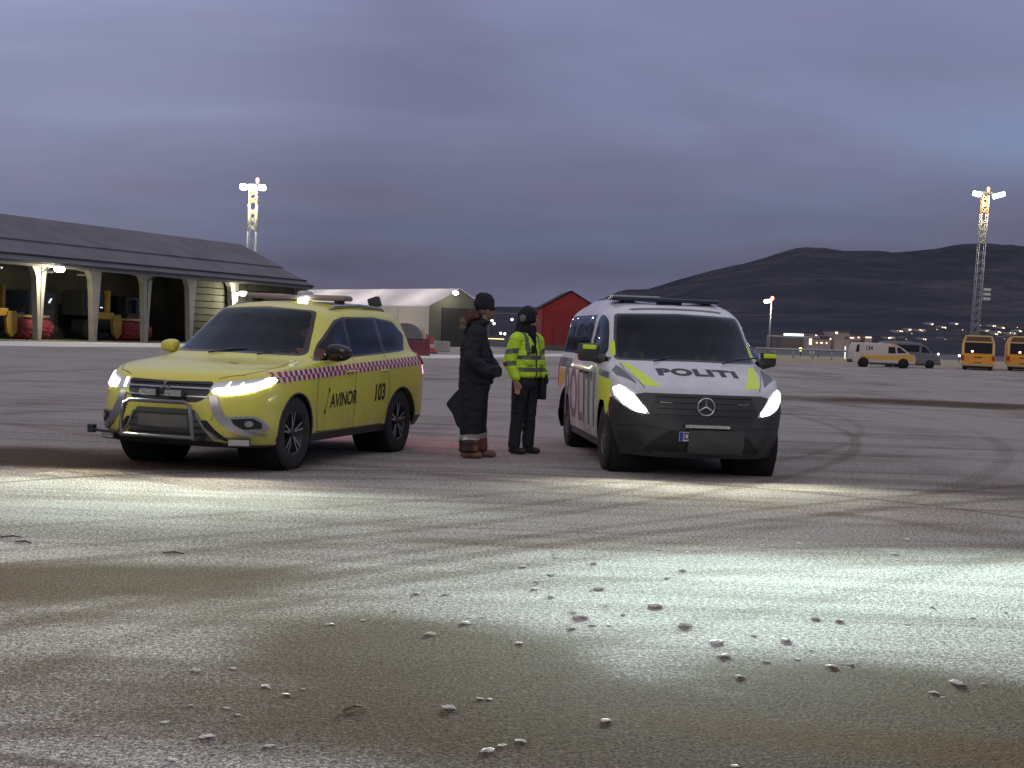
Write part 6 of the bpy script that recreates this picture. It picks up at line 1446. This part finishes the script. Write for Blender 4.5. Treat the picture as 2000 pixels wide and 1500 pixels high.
for s_ in (1, -1):
    bm = bmesh.new(); bx(bm, (.165, s_*.10, 1.085), (.012, .12, .05), bevel=.004); obj('pocket_flap', bm, M_hiv, jo)
skinmesh('trousers', [((0, 0, .90), (0, 0, .82), (.135, .175, .08), (.135, .175, .08)), ((0, -.09, .84), (-.01, -.115, .46), (.115, .105, .1), (.082, .078, .1)), ((-.01, -.115, .46), (-.03, -.13, .10), (.080, .076, .08), (.078, .070, .05)),
    ((0, .09, .84), (0, .10, .46), (.115, .105, .1), (.082, .078, .1)), ((0, .10, .46), (-.02, .11, .10), (.080, .076, .08), (.078, .070, .05))], .0095, M_navy2, p2, smooth=4, wrinkle=.009, wscale=9, seed=12)
for (x0, y0) in ((-.03, -.13), (-.02, .11)):
    skinmesh('boot', [((x0, y0, .05), (x0, y0, .15), (.062, .05, .05), (.056, .048, .05)), ((x0-.02, y0, .045), (x0+.13, y0, .042), (.06, .048, .042), (.055, .048, .040))], .007, M_bootb, p2, smooth=3)
# black hood / headgear, open towards the face, and a dark neck tube
hdm = blob([((.0, 0, 1.625), (-.004, 0, 1.63), (.130, .118, .125), (.13, .118, .125)), ((-.04, 0, 1.56), (-.05, 0, 1.48), (.10, .115, .08), (.10, .13, .06)), ((-.06, 0, 1.45), (-.05, 0, 1.42), (.10, .15, .05), (.10, .16, .05))], .008, smooth=4, wrinkle=.006, wscale=10, seed=7)
op = [f for f in hdm.faces if (f.calc_center_median()-Vector((HC[0], 0, HC[2]-.005))).dot(fc) > .085 and abs(f.calc_center_median().z-(HC[2]-.005)) < .085]
bmesh.ops.delete(hdm, geom=op, context='FACES')
hood = obj('hood', hdm, M_knit, p2, smooth=True)
skinmesh('neck_tube', [((.03, -.05, 1.47), (.03, .05, 1.47), .055, .055), ((.02, 0, 1.44), (.04, 0, 1.50), (.09, .085, .04), (.085, .08, .035)), ((.06, .0, 1.40), (.05, 0, 1.46), (.07, .06, .04), (.07, .07, .04))], .009, M_knit, p2, smooth=4)
bm = bmesh.new(); lathe(bm, [(0, .0), (.036, .004), (.042, .012), (.042, .03)], 'y', 18); bmesh.ops.translate(bm, vec=(.015, -.132, 1.60), verts=bm.verts); bmesh.ops.recalc_face_normals(bm, faces=bm.faces)
obj('ear_defender', bm, mat('pale_grey_disc', (.14, .15, .135), .6), p2, smooth=False)
bm = bmesh.new(); bx(bm, (.10, .185, .775), (.11, .07, .26), bevel=.02); obj('holster', bm, M_bootb, p2, smooth=True)
bm = bmesh.new(); bx(bm, (.02, .235, .885), (.09, .05, .09), bevel=.015); obj('belt_pouch', bm, M_bootb, p2, smooth=True)
bm = bmesh.new(); bx(bm, (.165, -.075, 1.24), (.035, .05, .10), bevel=.01); obj('radio', bm, M_bootb, p2, smooth=True)

# --- people inside the vehicles
def seated(host, x, y, z, jm, lab, look=0, band=None, sc=1):
    mw = Matrix.Translation(host.location) @ host.rotation_euler.to_matrix().to_4x4()
    p = mw @ Vector((x, y, z)); o = thing('person', lab, 'person', tuple(p), host.rotation_euler.z, None, sc)
    fc = Vector((math.cos(R(look)), math.sin(R(look)), 0))
    bd = head_segs((.02, 0, .66), fc) + [((-.02, 0, .46), (.0, 0, .56), .052, .052), ((-.06, -.15, .42), (-.06, .15, .42), .06, .06), ((0, 0, .05), (-.05, 0, .40), (.12, .15, .1), (.11, .16, .1)),
        ((0, -.09, .05), (.42, -.10, .08), .08, .06), ((0, .09, .05), (.42, .10, .08), .08, .06), ((.42, -.10, .08), (.46, -.10, -.25), .055, .04), ((.42, .10, .08), (.46, .10, -.25), .055, .04),
        ((-.05, -.19, .40), (.08, -.24, .18), .045, .04), ((.08, -.24, .18), (.33, -.16, .27), .038, .028), ((-.05, .19, .40), (.08, .24, .18), .045, .04), ((.08, .24, .18), (.33, .16, .27), .038, .028)]
    bd += hand((.33, -.16, .27), (.8, .3, .3), (-.2, .8, .5)) + hand((.33, .16, .27), (.8, -.3, .3), (-.2, -.8, .5))
    skinmesh('body', bd, .0095, M_skin, o, smooth=2)
    j = skinmesh('jacket', [((-.01, 0, .10), (-.05, 0, .38), (.15, .19, .1), (.13, .19, .1)), ((-.05, -.16, .42), (-.05, .16, .42), .078, .078), ((-.05, -.19, .40), (.07, -.25, .18), .07, .065), ((.07, -.25, .18), (.29, -.17, .26), .062, .052), ((-.05, .19, .40), (.07, .25, .18), .07, .065), ((.07, .25, .18), (.29, .17, .26), .062, .052)], .011, jm, o, smooth=4, wrinkle=.008)
    if band: classify(j, [band], lambda c: 1 if (abs(c.y) > .07 and abs(c.y) < .13 and c.x > -.02) else 0)
    skinmesh('hair', [((-.01, 0, .72), (-.015, 0, .725), (.105, .086, .075), (.105, .086, .075)), ((-.05, 0, .66), (-.055, 0, .66), (.07, .082, .07), (.07, .082, .07))], .009, M_hair, o, smooth=3)
    skinmesh('trousers', [((0, -.09, .06), (.40, -.10, .08), .095, .075), ((0, .09, .06), (.40, .10, .08), .095, .075), ((.41, -.10, .08), (.46, -.10, -.22), .072, .055), ((.41, .10, .08), (.46, .10, -.22), .072, .055)], .011, M_navy, o, smooth=3)
    return o
seated(suv, .04, .36, .72, M_orange, 'driver in an orange jacket behind the wheel of the yellow airport car', 40, None, .92)
seated(van, .42, -.42, .80, M_navy, 'passenger with pale face behind the police van windscreen on the mirror side nearer the men', 0, M_hiv, .95)
seated(van, .42, .42, .78, M_navy, 'driver in the middle of the police van windscreen beneath the light bar', 10, M_hiv, .95)

# ------------------------------------------------------------------ broken lumps of ice on the asphalt
M_ice = mat('dirty_ice', (.78, .76, .68), .5, var=.12, vscale=30, bump=.5, bscale=60)
ICE = [(910, 1217, 22), (839, 1238, 22), (942, 1205, 10), (941, 1215, 8), (1014, 1256, 16), (876, 1383, 24), (937, 1364, 14), (957, 1365, 12), (950, 1466, 28), (981, 1455, 18), (1017, 1447, 22), (1184, 1408, 22), (518, 1340, 18), (560, 1356, 16), (592, 1345, 10), (372, 1377, 12), (322, 1410, 18), (405, 1439, 28), (335, 1485, 20), (442, 1382, 12), (465, 1396, 12), (455, 1305, 14), (380, 1309, 20), (526, 1456, 20), (645, 1219, 16), (709, 1211, 10), (770, 1192, 10), (813, 1159, 16), (871, 1161, 14), (1337, 1221, 26), (1280, 1183, 26), (1134, 1205, 26), (1119, 1195, 14), (1116, 1227, 14), (1156, 1220, 14), (1189, 1221, 10), (1216, 1200, 12), (1170, 1149, 18), (1154, 1153, 8), (1182, 1183, 8), (1075, 1165, 14), (1043, 1150, 16), (1048, 1135, 12), (1075, 1122, 12), (1086, 1088, 12), (1060, 1100, 8), (1020, 1107, 16), (1285, 1073, 12), (1343, 1077, 6), (1303, 1129, 12), (1333, 1114, 14), (1400, 1254, 26), (1413, 1281, 22), (1535, 1251, 24), (1471, 1241, 12), (1445, 1321, 18), (1498, 1291, 14), (1556, 1287, 12), (1585, 1268, 12), (1624, 1301, 22), (1661, 1297, 14), (1591, 1208, 18), (1638, 1212, 18), (1771, 1219, 12), (1819, 1185, 12), (1898, 1206, 12), (1963, 1196, 10), (1745, 1082, 16), (1771, 1052, 10), (1561, 1060, 10), (1868, 1334, 28), (1919, 1335, 12), (1842, 1361, 10), (1823, 1352, 16), (1436, 1496, 18), (1158, 1100, 14), (1237, 1092, 8), (1195, 1289, 8)]
NAMED = {0: 'pointed lump of ice at the upper rim of the bare dark patch', 1: 'long flat lump of ice just left of the pointed one on the dark patch', 8: 'largest oval ice lump at the bottom centre of the photo', 9: 'middle lump of the three bright ice lumps at the bottom centre', 10: 'blocky right lump of the three bright ice lumps at the bottom centre', 11: 'lone flat ice lump on the dark patch below the police van', 5: 'pale ice chip standing alone in the middle of the dark patch', 17: 'biggest ice lump at the bottom left', 18: 'pale ice lump at the bottom edge left of centre', 29: 'big oval ice lump at the rim of the bright headlight pool', 30: 'dark-sided ice lump with a long tail in the headlight pool', 31: 'long ice lump at the left rim of the headlight pool', 51: 'broad ice lump just below the headlight pool right of centre', 53: 'domed ice lump right of centre between headlight pool and dark patch', 70: 'largest ice lump near the right edge of the photo'}
protos = []
for q in range(7):
    rr = random.Random(50+q); bm = bmesh.new(); bmesh.ops.create_icosphere(bm, subdivisions=3, radius=.5)
    for v in bm.verts:
        n_ = noise.noise(v.co*2.2 + Vector((q*5, 0, 0))); n2_ = noise.noise(v.co*5 + Vector((0, q*3, 0)))
        v.co = v.co*(1+.75*n_+.34*n2_); v.co.z *= .32; v.co.z = max(v.co.z+.12, 0)
        v.co.y *= .60
    me = bpy.data.meshes.new('ice_lump'); bm.to_mesh(me); bm.free(); me.materials.append(M_ice); protos.append(me)
rr = random.Random(3)
for i, (px, py, w) in enumerate(ICE):
    p = gp(px, py+1); s_ = w*p.y/FPX*.92
    o = link('ice_lump', protos[i % 7]); o.location = (p.x, p.y, -.001); o.scale = (s_, s_, s_*rr.uniform(.7, 1.0)); o.rotation_euler = (0, 0, rr.uniform(-.5, .5))
    tag(o, NAMED.get(i, 'small broken lump of ice scattered on the frosted asphalt'), 'ice', 'lumps of ice scattered on the asphalt')
M_twig = mat('wet_twig', (.03, .022, .016), .8)
for (a, b_, lab) in (((0, 1050), (45, 1051), 'dark twig lying at the left edge in the headlight glow'), ((30, 1059), (62, 1062), 'shorter dark twig with a knob just right of the left-edge one'), ((318, 1081), (360, 1083), 'thin straight twig left of centre on the lit frost'), ((670, 1390), (710, 1382), 'pale straw lying slanted on the lower dark ground')):
    A, B = gp(*a), gp(*b_); bm = bmesh.new(); m_ = (A+B)/2+Vector((0, .01, .012)); tube(bm, [A+Vector((0, 0, .004)), m_, B+Vector((0, 0, .004))], [.004, .006, .003], 6)
    tag(obj('twig', bm, M_twig if a[0] != 670 else M_furl), lab, 'twig', 'twigs on the asphalt')
